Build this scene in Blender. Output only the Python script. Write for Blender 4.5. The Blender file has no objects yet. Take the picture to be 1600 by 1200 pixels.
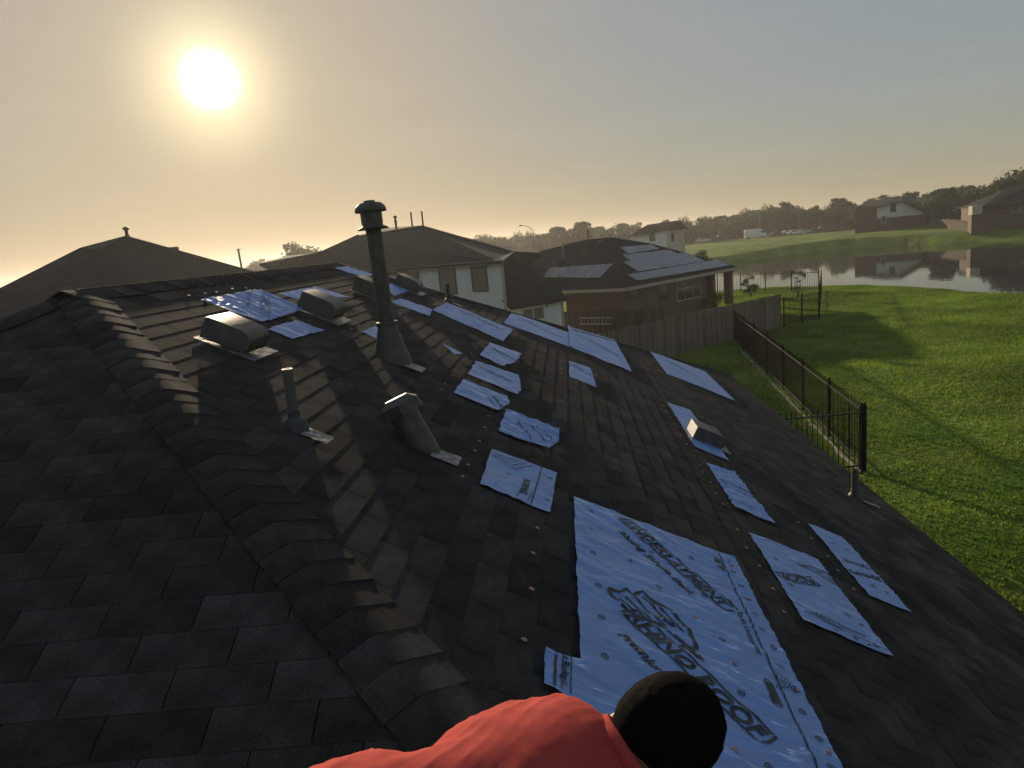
import bpy, bmesh, math, random
import numpy as np
from mathutils import Vector, Matrix, noise

rng = random.Random(7)
nrng = np.random.default_rng(7)
scn = bpy.context.scene
COL = scn.collection
rad = math.radians

# ---------------------------------------------------------------- camera, sky, sun, exposure
cam = bpy.data.cameras.new('camera')
cam.sensor_width = 36.0
cam.lens = 36.0 * 1110 / 1600
cam.clip_start = 0.05
cam.clip_end = 5000
camo = bpy.data.objects.new('camera', cam)
COL.objects.link(camo)
_r = Vector((0.99342, 0.07309, -0.08821)); _u = Vector((0.07222, 0.19813, 0.97751)); _f = Vector((-0.08892, 0.97745, -0.19155))
_m = Matrix((_r, _u, -_f)).transposed().to_4x4()
_m.translation = Vector((0, 0, 5.8))
camo.matrix_world = _m
scn.camera = camo

SUN_AZ, SUN_EL = rad(-25.0), rad(13.1)
SKY_K = .82
SUN = Vector((math.sin(SUN_AZ) * math.cos(SUN_EL), math.cos(SUN_AZ) * math.cos(SUN_EL), math.sin(SUN_EL)))
world = bpy.data.worlds.new('World')
scn.world = world
world.use_nodes = True
wt = world.node_tree
wt.nodes.clear()
def wn(t, **k):
    n = wt.nodes.new(t)
    for a, v in k.items(): setattr(n, a, v)
    return n
wout = wn('ShaderNodeOutputWorld'); bg = wn('ShaderNodeBackground')
sky = wn('ShaderNodeTexSky', sky_type='NISHITA', sun_disc=False, sun_elevation=SUN_EL, sun_rotation=SUN_AZ)
sky.altitude = 0.0; sky.air_density = 1.0; sky.dust_density = 1.0; sky.ozone_density = 1.0
bg.inputs['Strength'].default_value = 0.15
tc = wn('ShaderNodeTexCoord'); nrm = wn('ShaderNodeVectorMath', operation='NORMALIZE'); dt = wn('ShaderNodeVectorMath', operation='DOT_PRODUCT')
wt.links.new(tc.outputs['Generated'], nrm.inputs[0]); wt.links.new(nrm.outputs[0], dt.inputs[0]); dt.inputs[1].default_value = SUN
# thick evening air evens the sky out: bright parts are compressed, hue kept
lum = wn('ShaderNodeVectorMath', operation='DOT_PRODUCT'); lum.inputs[1].default_value = (.30, .55, .15); wt.links.new(sky.outputs[0], lum.inputs[0])
lm = wn('ShaderNodeMath', operation='MULTIPLY_ADD'); lm.inputs[1].default_value = SKY_K; lm.inputs[2].default_value = 1.0; wt.links.new(lum.outputs['Value'], lm.inputs[0])
li = wn('ShaderNodeMath', operation='DIVIDE'); li.inputs[0].default_value = 1.0; wt.links.new(lm.outputs[0], li.inputs[1])
sc_ = wn('ShaderNodeVectorMath', operation='SCALE'); wt.links.new(sky.outputs[0], sc_.inputs[0]); wt.links.new(li.outputs[0], sc_.inputs['Scale']); 
ds = wn('ShaderNodeMixRGB'); ds.inputs[0].default_value = .38; wt.links.new(sc_.outputs[0], ds.inputs[1])
dl_ = wn('ShaderNodeVectorMath', operation='SCALE'); dl_.inputs[0].default_value = (1.08, 1.0, .86); lm2 = wn('ShaderNodeMath', operation='MULTIPLY'); wt.links.new(lum.outputs['Value'], lm2.inputs[0]); wt.links.new(li.outputs[0], lm2.inputs[1]); wt.links.new(lm2.outputs[0], dl_.inputs['Scale']); wt.links.new(dl_.outputs[0], ds.inputs[2])
# faint high wisps of cloud
cmp_ = wn('ShaderNodeMapping'); cmp_.inputs['Scale'].default_value = (2.2, 5.0, 16.0); cmp_.inputs['Rotation'].default_value = (.12, -.10, .3); wt.links.new(nrm.outputs[0], cmp_.inputs['Vector'])
cn = wn('ShaderNodeTexNoise'); cn.inputs['Scale'].default_value = 1.6; cn.inputs['Detail'].default_value = 6; cn.inputs['Roughness'].default_value = .6; wt.links.new(cmp_.outputs[0], cn.inputs['Vector'])
cr_ = wn('ShaderNodeMapRange'); cr_.inputs['From Min'].default_value = .54; cr_.inputs['From Max'].default_value = .78; cr_.inputs['To Min'].default_value = 1.0; cr_.inputs['To Max'].default_value = 1.06; wt.links.new(cn.outputs['Fac'], cr_.inputs['Value'])
cs2 = wn('ShaderNodeVectorMath', operation='SCALE'); wt.links.new(ds.outputs[0], cs2.inputs[0]); wt.links.new(cr_.outputs[0], cs2.inputs['Scale']); wt.links.new(cs2.outputs[0], bg.inputs['Color'])
# the sun's own disc and the aureole that the humid air gives it (functions of the angle to the sun only)
one = wn('ShaderNodeMath', operation='SUBTRACT'); one.inputs[0].default_value = 1.0; wt.links.new(dt.outputs['Value'], one.inputs[1])
def aureole(k, amp, colr):
    m = wn('ShaderNodeMath', operation='MULTIPLY'); m.inputs[1].default_value = -k; wt.links.new(one.outputs[0], m.inputs[0])
    e = wn('ShaderNodeMath', operation='EXPONENT'); wt.links.new(m.outputs[0], e.inputs[0])
    b = wn('ShaderNodeBackground'); b.inputs['Color'].default_value = (*colr, 1)
    s = wn('ShaderNodeMath', operation='MULTIPLY'); s.inputs[1].default_value = amp; wt.links.new(e.outputs[0], s.inputs[0])
    wt.links.new(s.outputs[0], b.inputs['Strength'])
    return b
parts = [bg, aureole(5400, 3.8, (1.0, .93, .72)), aureole(420, .34, (1.0, .84, .46)), aureole(30, .05, (1.0, .76, .42))]
cur = parts[0].outputs[0]
for b in parts[1:]:
    a = wn('ShaderNodeAddShader'); wt.links.new(cur, a.inputs[0]); wt.links.new(b.outputs[0], a.inputs[1]); cur = a.outputs[0]
wt.links.new(cur, wout.inputs['Surface'])

sl = bpy.data.lights.new('sun', 'SUN')
sl.energy = 2.4; sl.angle = rad(0.8); sl.color = (1.0, 0.80, 0.55)
slo = bpy.data.objects.new('sun', sl); COL.objects.link(slo)
slo.rotation_euler = SUN.to_track_quat('Z', 'Y').to_euler()

vs = scn.view_settings
scn.display_settings.display_device = 'sRGB'
vs.view_transform = 'Standard'; vs.look = 'None'; vs.exposure = 1.15; vs.gamma = 1.0; vs.use_curve_mapping = False
cy = scn.cycles
cy.max_bounces = 6; cy.diffuse_bounces = 3; cy.glossy_bounces = 3; cy.transparent_max_bounces = 8; cy.volume_bounces = 0
cy.use_denoising = True; cy.caustics_reflective = False; cy.caustics_refractive = False

# ---------------------------------------------------------------- helpers
class MB:
    """collects geometry; build() links it as one mesh object"""
    def __init__(s): s.v = []; s.f = []
    def poly(s, pts):
        n = len(s.v); s.v += [tuple(p) for p in pts]; s.f.append(tuple(range(n, n + len(pts)))); return s
    def add(s, verts, faces):
        n = len(s.v); s.v += [tuple(p) for p in verts]; s.f += [tuple(n + i for i in f) for f in faces]; return s
    def box(s, c, size, ax=None):
        x, y, z = (Vector(a) for a in (ax or ((1, 0, 0), (0, 1, 0), (0, 0, 1))))
        c = Vector(c); hx, hy, hz = (q / 2 for q in size)
        vs_ = [c + x * (a * hx) + y * (b * hy) + z * (d * hz) for d in (-1, 1) for a, b in ((-1, -1), (1, -1), (1, 1), (-1, 1))]
        return s.add(vs_, [(3, 2, 1, 0), (4, 5, 6, 7), (0, 1, 5, 4), (1, 2, 6, 5), (2, 3, 7, 6), (3, 0, 4, 7)])
    def bar(s, a, b, w, h=None, up=(0, 0, 1)):
        a, b = Vector(a), Vector(b); d = (b - a); l = d.length; d.normalize(); up = Vector(up)
        if abs(d.dot(up)) > .97: up = Vector((0, 1, 0))
        sd = d.cross(up).normalized(); u2 = sd.cross(d)
        return s.box((a + b) / 2, (l, w, h or w), (d, sd, u2))
    def lathe(s, prof, n=20, base=(0, 0, 0), ax=None, closed=True):
        x, y, z = (Vector(a) for a in (ax or ((1, 0, 0), (0, 1, 0), (0, 0, 1))))
        b0 = Vector(base); vv = []; ff = []
        for r, h in prof:
            for k in range(n):
                t = 2 * math.pi * k / n
                vv.append(b0 + x * (r * math.cos(t)) + y * (r * math.sin(t)) + z * h)
        for i in range(len(prof) - 1):
            for k in range(n):
                a, c = i * n + k, i * n + (k + 1) % n
                ff.append((a, c, c + n, a + n))
        if closed:
            ff.append(tuple(range(n - 1, -1, -1))); ff.append(tuple((len(prof) - 1) * n + k for k in range(n)))
        return s.add(vv, ff)
    def tube(s, a, b, r, n=12, r2=None):
        a, b = Vector(a), Vector(b); d = b - a; l = d.length; d.normalize()
        q = d.to_track_quat('Z', 'Y').to_matrix()
        return s.lathe([(r, 0), (r if r2 is None else r2, l)], n, a, (q.col[0], q.col[1], q.col[2]))
    def mesh(s, name):
        me = bpy.data.meshes.new(name); me.from_pydata(s.v, [], s.f); me.update(); return me
    def build(s, name, mat, parent=None, smooth=False, origin=None):
        if origin is not None:
            o_ = Vector(origin); s.v = [tuple(Vector(p) - o_) for p in s.v]
        o = link(name, s.mesh(name), mat, parent)
        if origin is not None: o.location = origin
        if smooth: shade(o.data)
        return o

def shade(me, angle=40):
    me.polygons.foreach_set('use_smooth', [True] * len(me.polygons))
    try: me.set_sharp_from_angle(angle=rad(angle))
    except Exception: pass

def link(name, data, mat=None, parent=None):
    o = bpy.data.objects.new(name, data); COL.objects.link(o)
    if mat is not None and data is not None and not data.materials: data.materials.append(mat)
    if parent is not None: o.parent = parent
    return o
def tag(o, label=None, cat=None, group=None, kind=None):
    if label: o['label'] = label
    if cat: o['category'] = cat
    if group: o['group'] = group
    if kind: o['kind'] = kind
    return o
def thing(name, label, cat, loc=(0, 0, 0), group=None):
    o = bpy.data.objects.new(name, None); COL.objects.link(o); o.location = loc; o.empty_display_size = .1
    return tag(o, label, cat, group)

def mat(name, col, rough=.8, spec=.3, metal=0.0, var=0.0, scale=8.0, bump=0.0, bscale=60.0, col2=None, stretch=(1, 1, 1), coord='Object', island=0.0, bdist=.01, grain=0.0, gscale=500):
    """procedural material: base colour broken up by noise, optional second colour, per-piece variation and fine relief"""
    m = bpy.data.materials.new(name); m.use_nodes = True; t = m.node_tree; p = t.nodes['Principled BSDF']
    N = lambda ty: t.nodes.new(ty)
    L = t.links.new
    p.inputs['Roughness'].default_value = rough; p.inputs['Metallic'].default_value = metal; p.inputs['Specular IOR Level'].default_value = spec
    c0 = col; c1 = col2 or tuple(min(1, c * (1 + var)) for c in col); c0 = col if col2 else tuple(c * (1 - var) for c in col)
    co = N('ShaderNodeTexCoord'); mp = N('ShaderNodeMapping'); mp.inputs['Scale'].default_value = stretch
    L(co.outputs[coord], mp.inputs['Vector'])
    nz = N('ShaderNodeTexNoise'); nz.inputs['Scale'].default_value = scale; nz.inputs['Detail'].default_value = 5; L(mp.outputs[0], nz.inputs['Vector'])
    rp = N('ShaderNodeValToRGB'); rp.color_ramp.elements[0].position = .32; rp.color_ramp.elements[1].position = .68
    rp.color_ramp.elements[0].color = (*c0, 1); rp.color_ramp.elements[1].color = (*c1, 1)
    L(nz.outputs['Fac'], rp.inputs['Fac']); out = rp.outputs['Color']
    if island:
        g = N('ShaderNodeNewGeometry'); oi = N('ShaderNodeObjectInfo'); ad = N('ShaderNodeMath'); ad.operation = 'ADD'
        L(g.outputs['Random Per Island'], ad.inputs[0]); L(oi.outputs['Random'], ad.inputs[1])
        fr = N('ShaderNodeMath'); fr.operation = 'FRACT'; L(ad.outputs[0], fr.inputs[0])
        mr = N('ShaderNodeMapRange'); mr.inputs['To Min'].default_value = 1 - island; mr.inputs['To Max'].default_value = 1 + island; L(fr.outputs[0], mr.inputs['Value'])
        vm = N('ShaderNodeVectorMath'); vm.operation = 'SCALE'; L(out, vm.inputs[0]); L(mr.outputs[0], vm.inputs['Scale']); out = vm.outputs[0]
    if grain:
        ng = N('ShaderNodeTexNoise'); ng.inputs['Scale'].default_value = gscale; ng.inputs['Detail'].default_value = 2; L(mp.outputs[0], ng.inputs['Vector'])
        mg = N('ShaderNodeMapRange'); mg.inputs['From Min'].default_value = .3; mg.inputs['From Max'].default_value = .7; mg.inputs['To Min'].default_value = 1 - grain; mg.inputs['To Max'].default_value = 1 + grain; L(ng.outputs['Fac'], mg.inputs['Value'])
        vg = N('ShaderNodeVectorMath'); vg.operation = 'SCALE'; L(out, vg.inputs[0]); L(mg.outputs[0], vg.inputs['Scale']); out = vg.outputs[0]
    L(out, p.inputs['Base Color'])
    if bump:
        nb = N('ShaderNodeTexNoise'); nb.inputs['Scale'].default_value = bscale; nb.inputs['Detail'].default_value = 4; L(mp.outputs[0], nb.inputs['Vector'])
        bp = N('ShaderNodeBump'); bp.inputs['Strength'].default_value = bump; bp.inputs['Distance'].default_value = bdist; L(nb.outputs['Fac'], bp.inputs['Height']); L(bp.outputs[0], p.inputs['Normal'])
    return m

M = {}
def translucent(m, fac):
    # thin leaves let part of the light through
    t = m.node_tree; p = t.nodes['Principled BSDF']; o = t.nodes['Material Output']; tr = t.nodes.new('ShaderNodeBsdfTranslucent'); mx = t.nodes.new('ShaderNodeMixShader'); mx.inputs[0].default_value = fac
    src = p.inputs['Base Color'].links[0].from_socket; t.links.new(src, tr.inputs['Color']); t.links.new(p.outputs[0], mx.inputs[1]); t.links.new(tr.outputs[0], mx.inputs[2]); t.links.new(mx.outputs[0], o.inputs['Surface'])
M['shingle'] = mat('asphalt_shingle', (.040, .0375, .0350), .9, .06, var=.32, scale=7, bump=.10, bscale=300, island=.34, coord='Object', bdist=.002, grain=.75, gscale=330)
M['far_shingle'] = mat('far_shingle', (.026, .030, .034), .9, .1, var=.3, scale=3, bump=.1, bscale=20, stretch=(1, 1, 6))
M['deck'] = mat('roof_felt', (.02, .02, .022), .9, .2, var=.2)
M['wrap'] = mat('underlayment', (.165, .30, .64), .36, .5, var=.10, scale=5, bump=.75, bscale=16, stretch=(1, 3.2, 1), bdist=.012)
M['print'] = mat('black_print', (.02, .03, .035), .5, .3, var=.3, scale=40)
M['ltgrey'] = mat('print_grey', (.18, .26, .36), .5, .3, var=.2, scale=40)
M['copper'] = mat('nail_cap', (.33, .20, .155), .35, .6, metal=.6, var=.2)
M['vent'] = mat('vent_metal', (.07, .066, .06), .5, .4, metal=.2, var=.3, scale=14, bump=.2, bscale=30)
M['ventdark'] = mat('vent_louvre', (.03, .03, .032), .6, .3, var=.2)
M['galv'] = mat('galvanised_flashing', (.34, .34, .34), .5, .4, metal=.4, scale=22, col2=(.05, .05, .05), bump=.4, bscale=25)
M['rubber'] = mat('rubber_boot', (.05, .05, .055), .6, .4, var=.2)
M['pvc'] = mat('painted_pipe', (.09, .085, .08), .55, .4, var=.25, scale=10, stretch=(1, 1, .2))
M['white_siding'] = mat('white_siding', (.72, .72, .70), .7, .3, var=.06, scale=1.2, stretch=(1, 1, 4))
M['cream'] = mat('cream_siding', (.52, .46, .34), .7, .3, var=.08, scale=1.2)
M['trim'] = mat('trim_paint', (.42, .36, .29), .6, .3, var=.12)
M['dktrim'] = mat('dark_trim', (.10, .085, .07), .6, .3, var=.2)
M['whitetrim'] = mat('white_trim', (.68, .67, .64), .6, .3, var=.06)
M['glass'] = mat('window_glass', (.03, .035, .04), .08, .7, var=.1)
M['screen'] = mat('window_screen', (.16, .15, .13), .5, .4, var=.2)
M['wood'] = mat('weathered_wood', (.155, .125, .10), .85, .2, var=.3, scale=5, stretch=(6, 6, .6), bump=.4, bscale=30, island=.28)
M['dkwood'] = mat('dark_wood', (.085, .066, .052), .85, .2, var=.3, scale=5, stretch=(6, 6, .6), island=.25)
M['iron_rail'] = mat('iron_rail', (.008, .008, .009), .45, .5, var=.3, scale=20)
M['iron'] = mat('black_iron', (.004, .004, .0045), .95, .02, var=.3, scale=20)
M['concrete'] = mat('concrete', (.20, .175, .14), .9, .2, var=.35, scale=3, bump=.6, bscale=12)
M['solar'] = mat('solar_cell', (.09, .105, .13), .24, .8, var=.15, scale=3)
M['solarframe'] = mat('solar_frame', (.5, .52, .54), .35, .6, metal=.8)
M['leaf'] = mat('leaf', (.022, .045, .018), .7, .25, scale=.45, col2=(.06, .09, .035), island=.45)
translucent(M['leaf'], .4)
M['leafdark'] = mat('shrub_leaf', (.02, .038, .014), .7, .25, scale=3, col2=(.05, .08, .025), island=.4)
M['bark'] = mat('bark', (.07, .055, .042), .9, .15, var=.3, scale=3, stretch=(4, 4, .7))
M['grass'] = mat('lawn', (.075, .14, .016), .9, .1, scale=.45, col2=(.165, .225, .032), bump=.25, bscale=14, bdist=.03, grain=.30, gscale=.16)
M['blade'] = mat('grass_blade', (.10, .18, .019), .75, .12, scale=.45, col2=(.18, .26, .036), island=.25, grain=.30, gscale=.16)
translucent(M['blade'], .6)
M['asphalt'] = mat('asphalt', (.05, .05, .052), .9, .2, var=.2, scale=6)
M['white_car'] = mat('white_paint', (.75, .75, .74), .3, .5, var=.03)
M['dark_car'] = mat('dark_paint', (.03, .033, .04), .28, .6, var=.1)
M['red_car'] = mat('maroon_paint', (.16, .03, .025), .28, .6, var=.1)
M['silver_car'] = mat('silver_paint', (.42, .43, .44), .3, .6, metal=.4, var=.05)
M['tyre'] = mat('tyre', (.02, .02, .02), .8, .2)
M['rim'] = mat('wheel_rim', (.4, .4, .4), .35, .5, metal=.8)
M['lampred'] = mat('tail_light', (.35, .02, .02), .3, .5)
M['lampwhite'] = mat('headlight', (.8, .8, .75), .2, .6)
M['shirt'] = mat('coral_cotton', (.43, .062, .052), .9, .08, var=.07, scale=70, bump=.35, bscale=700, bdist=.0015)
M['skin'] = mat('skin', (.17, .085, .052), .55, .4, var=.12, scale=20)
M['hair'] = mat('black_hair', (.006, .0052, .0046), .85, .03, var=.3, scale=90, bump=.35, bscale=800, bdist=.002)
M['denim'] = mat('work_trousers', (.06, .065, .08), .9, .2, var=.2, scale=40)
M['boot'] = mat('work_boot', (.10, .07, .045), .7, .3, var=.2)
M['bulb'] = mat('lamp_lens', (.6, .6, .58), .3, .5)
def brick_mat(name, c1, c2, mortar, sc):
    m = bpy.data.materials.new(name); m.use_nodes = True; t = m.node_tree; p = t.nodes['Principled BSDF']; p.inputs['Roughness'].default_value = .9
    co = t.nodes.new('ShaderNodeTexCoord'); b = t.nodes.new('ShaderNodeTexBrick'); b.inputs['Scale'].default_value = sc
    mp = t.nodes.new('ShaderNodeVectorMath'); mp.operation = 'DOT_PRODUCT'
    b.inputs['Color1'].default_value = (*c1, 1); b.inputs['Color2'].default_value = (*c2, 1); b.inputs['Mortar'].default_value = (*mortar, 1)
    b.inputs['Brick Width'].default_value = .22; b.inputs['Row Height'].default_value = .08; b.inputs['Mortar Size'].default_value = .008
    t.links.new(co.outputs['UV'], b.inputs['Vector']); t.links.new(b.outputs['Color'], p.inputs['Base Color'])
    return m
M['brick'] = brick_mat('brick_wall', (.13, .07, .048), (.085, .052, .042), (.15, .13, .11), 1.0)
M['redbrick'] = brick_mat('red_brick_wall', (.095, .042, .035), (.065, .033, .029), (.10, .08, .075), 1.0)

def wall_uv(o):
    """metres along the wall and up, for the brick bond"""
    me = o.data; uv = me.uv_layers.new(name='UVMap')
    for p in me.polygons:
        n = p.normal; h = Vector((-n.y, n.x, 0))
        if h.length < .1: h = Vector((1, 0, 0))
        h.normalize()
        for li in p.loop_indices:
            c = me.vertices[me.loops[li].vertex_index].co
            uv.data[li].uv = (c.dot(h), c.z)
    return o

# ---------------------------------------------------------------- ground, water, haze
def sstep(a, b, x):
    t = np.clip((x - a) / (b - a), 0, 1); return t * t * (3 - 2 * t)
POND = np.array([(6, 84), (10, 73), (15, 68), (20, 67), (24, 65.2), (27, 61.5), (28.6, 56), (29.8, 50), (33, 41), (42, 33), (60, 28), (95, 30),
                 (120, 50), (112, 85), (90, 108), (73, 122), (64, 137), (54, 146), (42, 140), (31, 131), (20, 126), (10, 117), (4, 101)], float)
def pond_dist(X, Y):
    d = np.full(X.shape, 1e9); inside = np.zeros(X.shape, bool)
    n = len(POND)
    for i in range(n):
        a, b = POND[i], POND[(i + 1) % n]
        e = b - a; t = np.clip(((X - a[0]) * e[0] + (Y - a[1]) * e[1]) / (e @ e), 0, 1)
        d = np.minimum(d, np.hypot(X - a[0] - t * e[0], Y - a[1] - t * e[1]))
        c = ((a[1] > Y) != (b[1] > Y))
        with np.errstate(divide='ignore', invalid='ignore'):
            xi = (b[0] - a[0]) * (Y - a[1]) / (b[1] - a[1]) + a[0]
        inside ^= c & (X < xi)
    return np.where(inside, -d, d) + .45 * np.sin(X * .9 + 2 * np.sin(Y * .37)) * np.cos(Y * .7 + X * .3) + .35 * np.sin(X * .31 - Y * .23)
def ground_z(X, Y):
    X = np.asarray(X, float); Y = np.asarray(Y, float)
    r = np.hypot(X, Y)
    base = 1.5 * sstep(118, 178, r) + .10 * np.sin(X * .21 + 1) * np.sin(Y * .17) * sstep(30, 60, r)
    d = pond_dist(X, Y)
    near = sstep(3.2, -1.2, d)
    return base * (1 - near) + (-1.5) * near
def axis(a, b, fine, far):
    core = np.arange(a, b + .01, fine); lo = a - np.geomspace(fine, far - 0, 26).cumsum() * 0; 
    left = a - np.geomspace(4, far, 16)[::-1]; right = b + np.geomspace(4, far, 16)
    return np.concatenate([left, core, right])
ax_, ay_ = axis(-70, 130, 2.0, 800), axis(-40, 210, 2.0, 800)
GX, GY = np.meshgrid(ax_, ay_, indexing='ij'); GZ = ground_z(GX, GY)
nx, ny = GX.shape
gv = np.stack([GX, GY, GZ], -1).reshape(-1, 3)
ii, jj = np.meshgrid(np.arange(nx - 1), np.arange(ny - 1), indexing='ij'); q = ii * ny + jj
gf = np.stack([q, q + ny, q + ny + 1, q + 1], -1).reshape(-1, 4)
gm = bpy.data.meshes.new('lawn'); gm.from_pydata(gv.tolist(), [], gf.tolist()); gm.update(); shade(gm, 180)
tag(link('lawn', gm, M['grass']), 'green lawn running from the house down to the pond and up its far bank', kind='structure')

wm = bpy.data.materials.new('pond_water'); wm.use_nodes = True; wp = wm.node_tree.nodes['Principled BSDF']
wp.inputs['Base Color'].default_value = (.012, .018, .016, 1); wp.inputs['Roughness'].default_value = .03; wp.inputs['IOR'].default_value = 1.33
wc = wm.node_tree.nodes.new('ShaderNodeTexCoord'); wnz = wm.node_tree.nodes.new('ShaderNodeTexNoise'); wnz.inputs['Scale'].default_value = .55; wnz.inputs['Detail'].default_value = 3
wb = wm.node_tree.nodes.new('ShaderNodeBump'); wb.inputs['Strength'].default_value = .10; wb.inputs['Distance'].default_value = .05
wm.node_tree.links.new(wc.outputs['Object'], wnz.inputs['Vector']); wm.node_tree.links.new(wnz.outputs['Fac'], wb.inputs['Height']); wm.node_tree.links.new(wb.outputs[0], wp.inputs['Normal'])
b = MB(); cxy = POND.mean(0)
b.poly([((x - cxy[0]) * 1.07 + cxy[0], (y - cxy[1]) * 1.07 + cxy[1], -.7) for x, y in POND])
tag(b.build('pond_water', wm), 'still pond reflecting the pale sky and the far houses', kind='structure')
# street on the far side of the pond
b = MB()
def polar(az, d, z=0.0): return Vector((math.sin(rad(az)) * d, math.cos(rad(az)) * d, z))
prev = None
for k in range(19):
    az = 4 + k * 1.15; a0, a1 = polar(az, 219), polar(az, 228)
    cur_ = [(p.x, p.y, float(ground_z(p.x, p.y)) + .03) for p in (a0, a1)]
    if prev: b.poly([prev[0], cur_[0], cur_[1], prev[1]])
    prev = cur_
tag(b.build('street', M['asphalt']), 'asphalt street behind the far bank where the cars are parked', kind='structure')

hz = bpy.data.materials.new('haze_air'); hz.use_nodes = True; hz.node_tree.nodes.clear()
ho = hz.node_tree.nodes.new('ShaderNodeOutputMaterial'); hv = hz.node_tree.nodes.new('ShaderNodeVolumePrincipled')
hv.inputs['Color'].default_value = (.96, .95, .92, 1); hv.inputs['Density'].default_value = .0005; hv.inputs['Anisotropy'].default_value = .55
hz.node_tree.links.new(hv.outputs[0], ho.inputs['Volume'])
b = MB(); b.box((30, 85, 8.25), (1900, 1950, 22.5))
tag(b.build('haze', hz), 'thin golden haze in the evening air', kind='stuff')

# ---------------------------------------------------------------- foreground house
XR, ZR, S = -3.2, 5.75, .48            # ridge x, ridge z, slope of the right-hand plane
YA, SLP, KT = 4.44, .4706, .07         # near end of the ridge, slope and skew of the hip end
YF, KF = 9.96, .88                     # far end of the ridge, plan angle of the far hip
XE, ZE = 3.357, 2.60                   # eave
YC = YF + KF * (XE - XR)
zR = lambda x: ZR - S * (x - XR)
zB = lambda x: ZR - S * (XR - x)
zL = lambda x, y: ZR - SLP * (YA - y + KT * (x - XR))
hip_m = -.95                           # near right hip dy/dx
house = thing('hip_roof_house', 'large house in front under a dark shingled hip roof being repaired', 'house', (XR, 6.5, 0))
def hp(b, name, m, smooth=False): # house part: build in world coordinates, parent with offset
    o = b.build(name, m); o.parent = house; o.location = Vector(o.location) - Vector(house.location)
    if smooth: shade(o.data)
    return o
XB = XR - (XE - XR)
yLr = YA + hip_m * (XE - XR)           # near right corner
mB = S / SLP + KT
yLl = YA - mB * (XR - XB)
A_, F_ = (XR, YA, ZR), (XR, YF, ZR)
cR, cF, cBf, cBn = (XE, yLr, zR(XE)), (XE, YC, zR(XE)), (XB, YC, zR(XE)), (XB, yLl, zL(XB, yLl))
b = MB()
o2 = lambda p: (p[0], p[1], p[2] - .008)
b.poly([o2(p) for p in (A_, cR, cF, F_)]); b.poly([o2(p) for p in (A_, F_, cBf, cBn)]); b.poly([o2(p) for p in (A_, cBn, cR)]); b.poly([o2(p) for p in (F_, cF, cBf)])
hp(b, 'roof_deck', M['deck'])
b = MB()
for p0, p1 in ((cR, cF), (cF, cBf), (cBf, cBn), (cBn, cR)):
    b.bar((p0[0], p0[1], p0[2] - .10), (p1[0], p1[1], p1[2] - .10), .03, .17)
hp(b, 'fascia', M['whitetrim'])
b = MB(); gi = .45
b.poly([(XB + .1, yLr + .1, 2.44), (XB + .1, YC - .1, 2.44), (XE - .1, YC - .1, 2.44), (XE - .1, yLr + .1, 2.44)]); hp(b, 'soffit', M['whitetrim'])
b = MB(); b.box(((XE + XB) / 2, (YC + yLr) / 2, 1.2), (XE - XB - 2 * gi, YC - yLr - 2 * gi, 2.4)); wall_uv(hp(b, 'wall', M['brick']))

# shingles: three-tab strips, 333 mm tabs, 143 mm exposure; each tab a tilted wedge with its own butt edge
TAB, EXPO, SLOT = .333, .143, .0045
def clip(poly, nx_, ny_, c):
    out = []
    for i in range(len(poly)):
        p, q_ = poly[i], poly[(i + 1) % len(poly)]
        a, d = nx_ * p[0] + ny_ * p[1] - c, nx_ * q_[0] + ny_ * q_[1] - c
        if a >= 0: out.append(p)
        if (a >= 0) != (d >= 0):
            t = a / (a - d); out.append((p[0] + t * (q_[0] - p[0]), p[1] + t * (q_[1] - p[1])))
    return out
def parea(p): return abs(sum(p[i][0] * p[(i + 1) % len(p)][1] - p[(i + 1) % len(p)][0] * p[i][1] for i in range(len(p)))) / 2
class Plane:
    def __init__(s, o, eu, ev):       # o origin on the eave/ridge; eu along courses, ev down the slope
        s.o, s.u, s.v = Vector(o), Vector(eu).normalized(), Vector(ev).normalized(); s.n = s.u.cross(s.v).normalized()
        if s.n.z < 0: s.n = -s.n
    def P(s, u, v, h=0): return s.o + s.u * u + s.v * v + s.n * h
    def uv(s, p): d = Vector(p) - s.o; return d.dot(s.u), d.dot(s.v)
pl_R = Plane((XR, 0, ZR), (0, 1, 0), (1, 0, -S))
_lu = Vector((1, KT, 0)).normalized(); _ld = Vector((_lu.y, -_lu.x, 0)); _gl = SLP * (KT * _ld.x - _ld.y)
pl_L = Plane(A_, (1, KT, 0), (_ld.x, _ld.y, -_gl))
pl_B = Plane((XR, 0, ZR), (0, 1, 0), (-1, 0, -S))
_fn = (Vector(cF) - Vector(F_)).cross(Vector(cBf) - Vector(F_)); _fv = Vector((0, 1, 0)); _fs = (F_[2] - cF[2]) / (YC - YF)
pl_F = Plane(F_, (1, 0, 0), (0, 1, -_fs))
cam0 = Vector((0, 0, 5.8))
tabs = []                                           # (size score, plane, clipped polygon in uv, v0)
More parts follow.
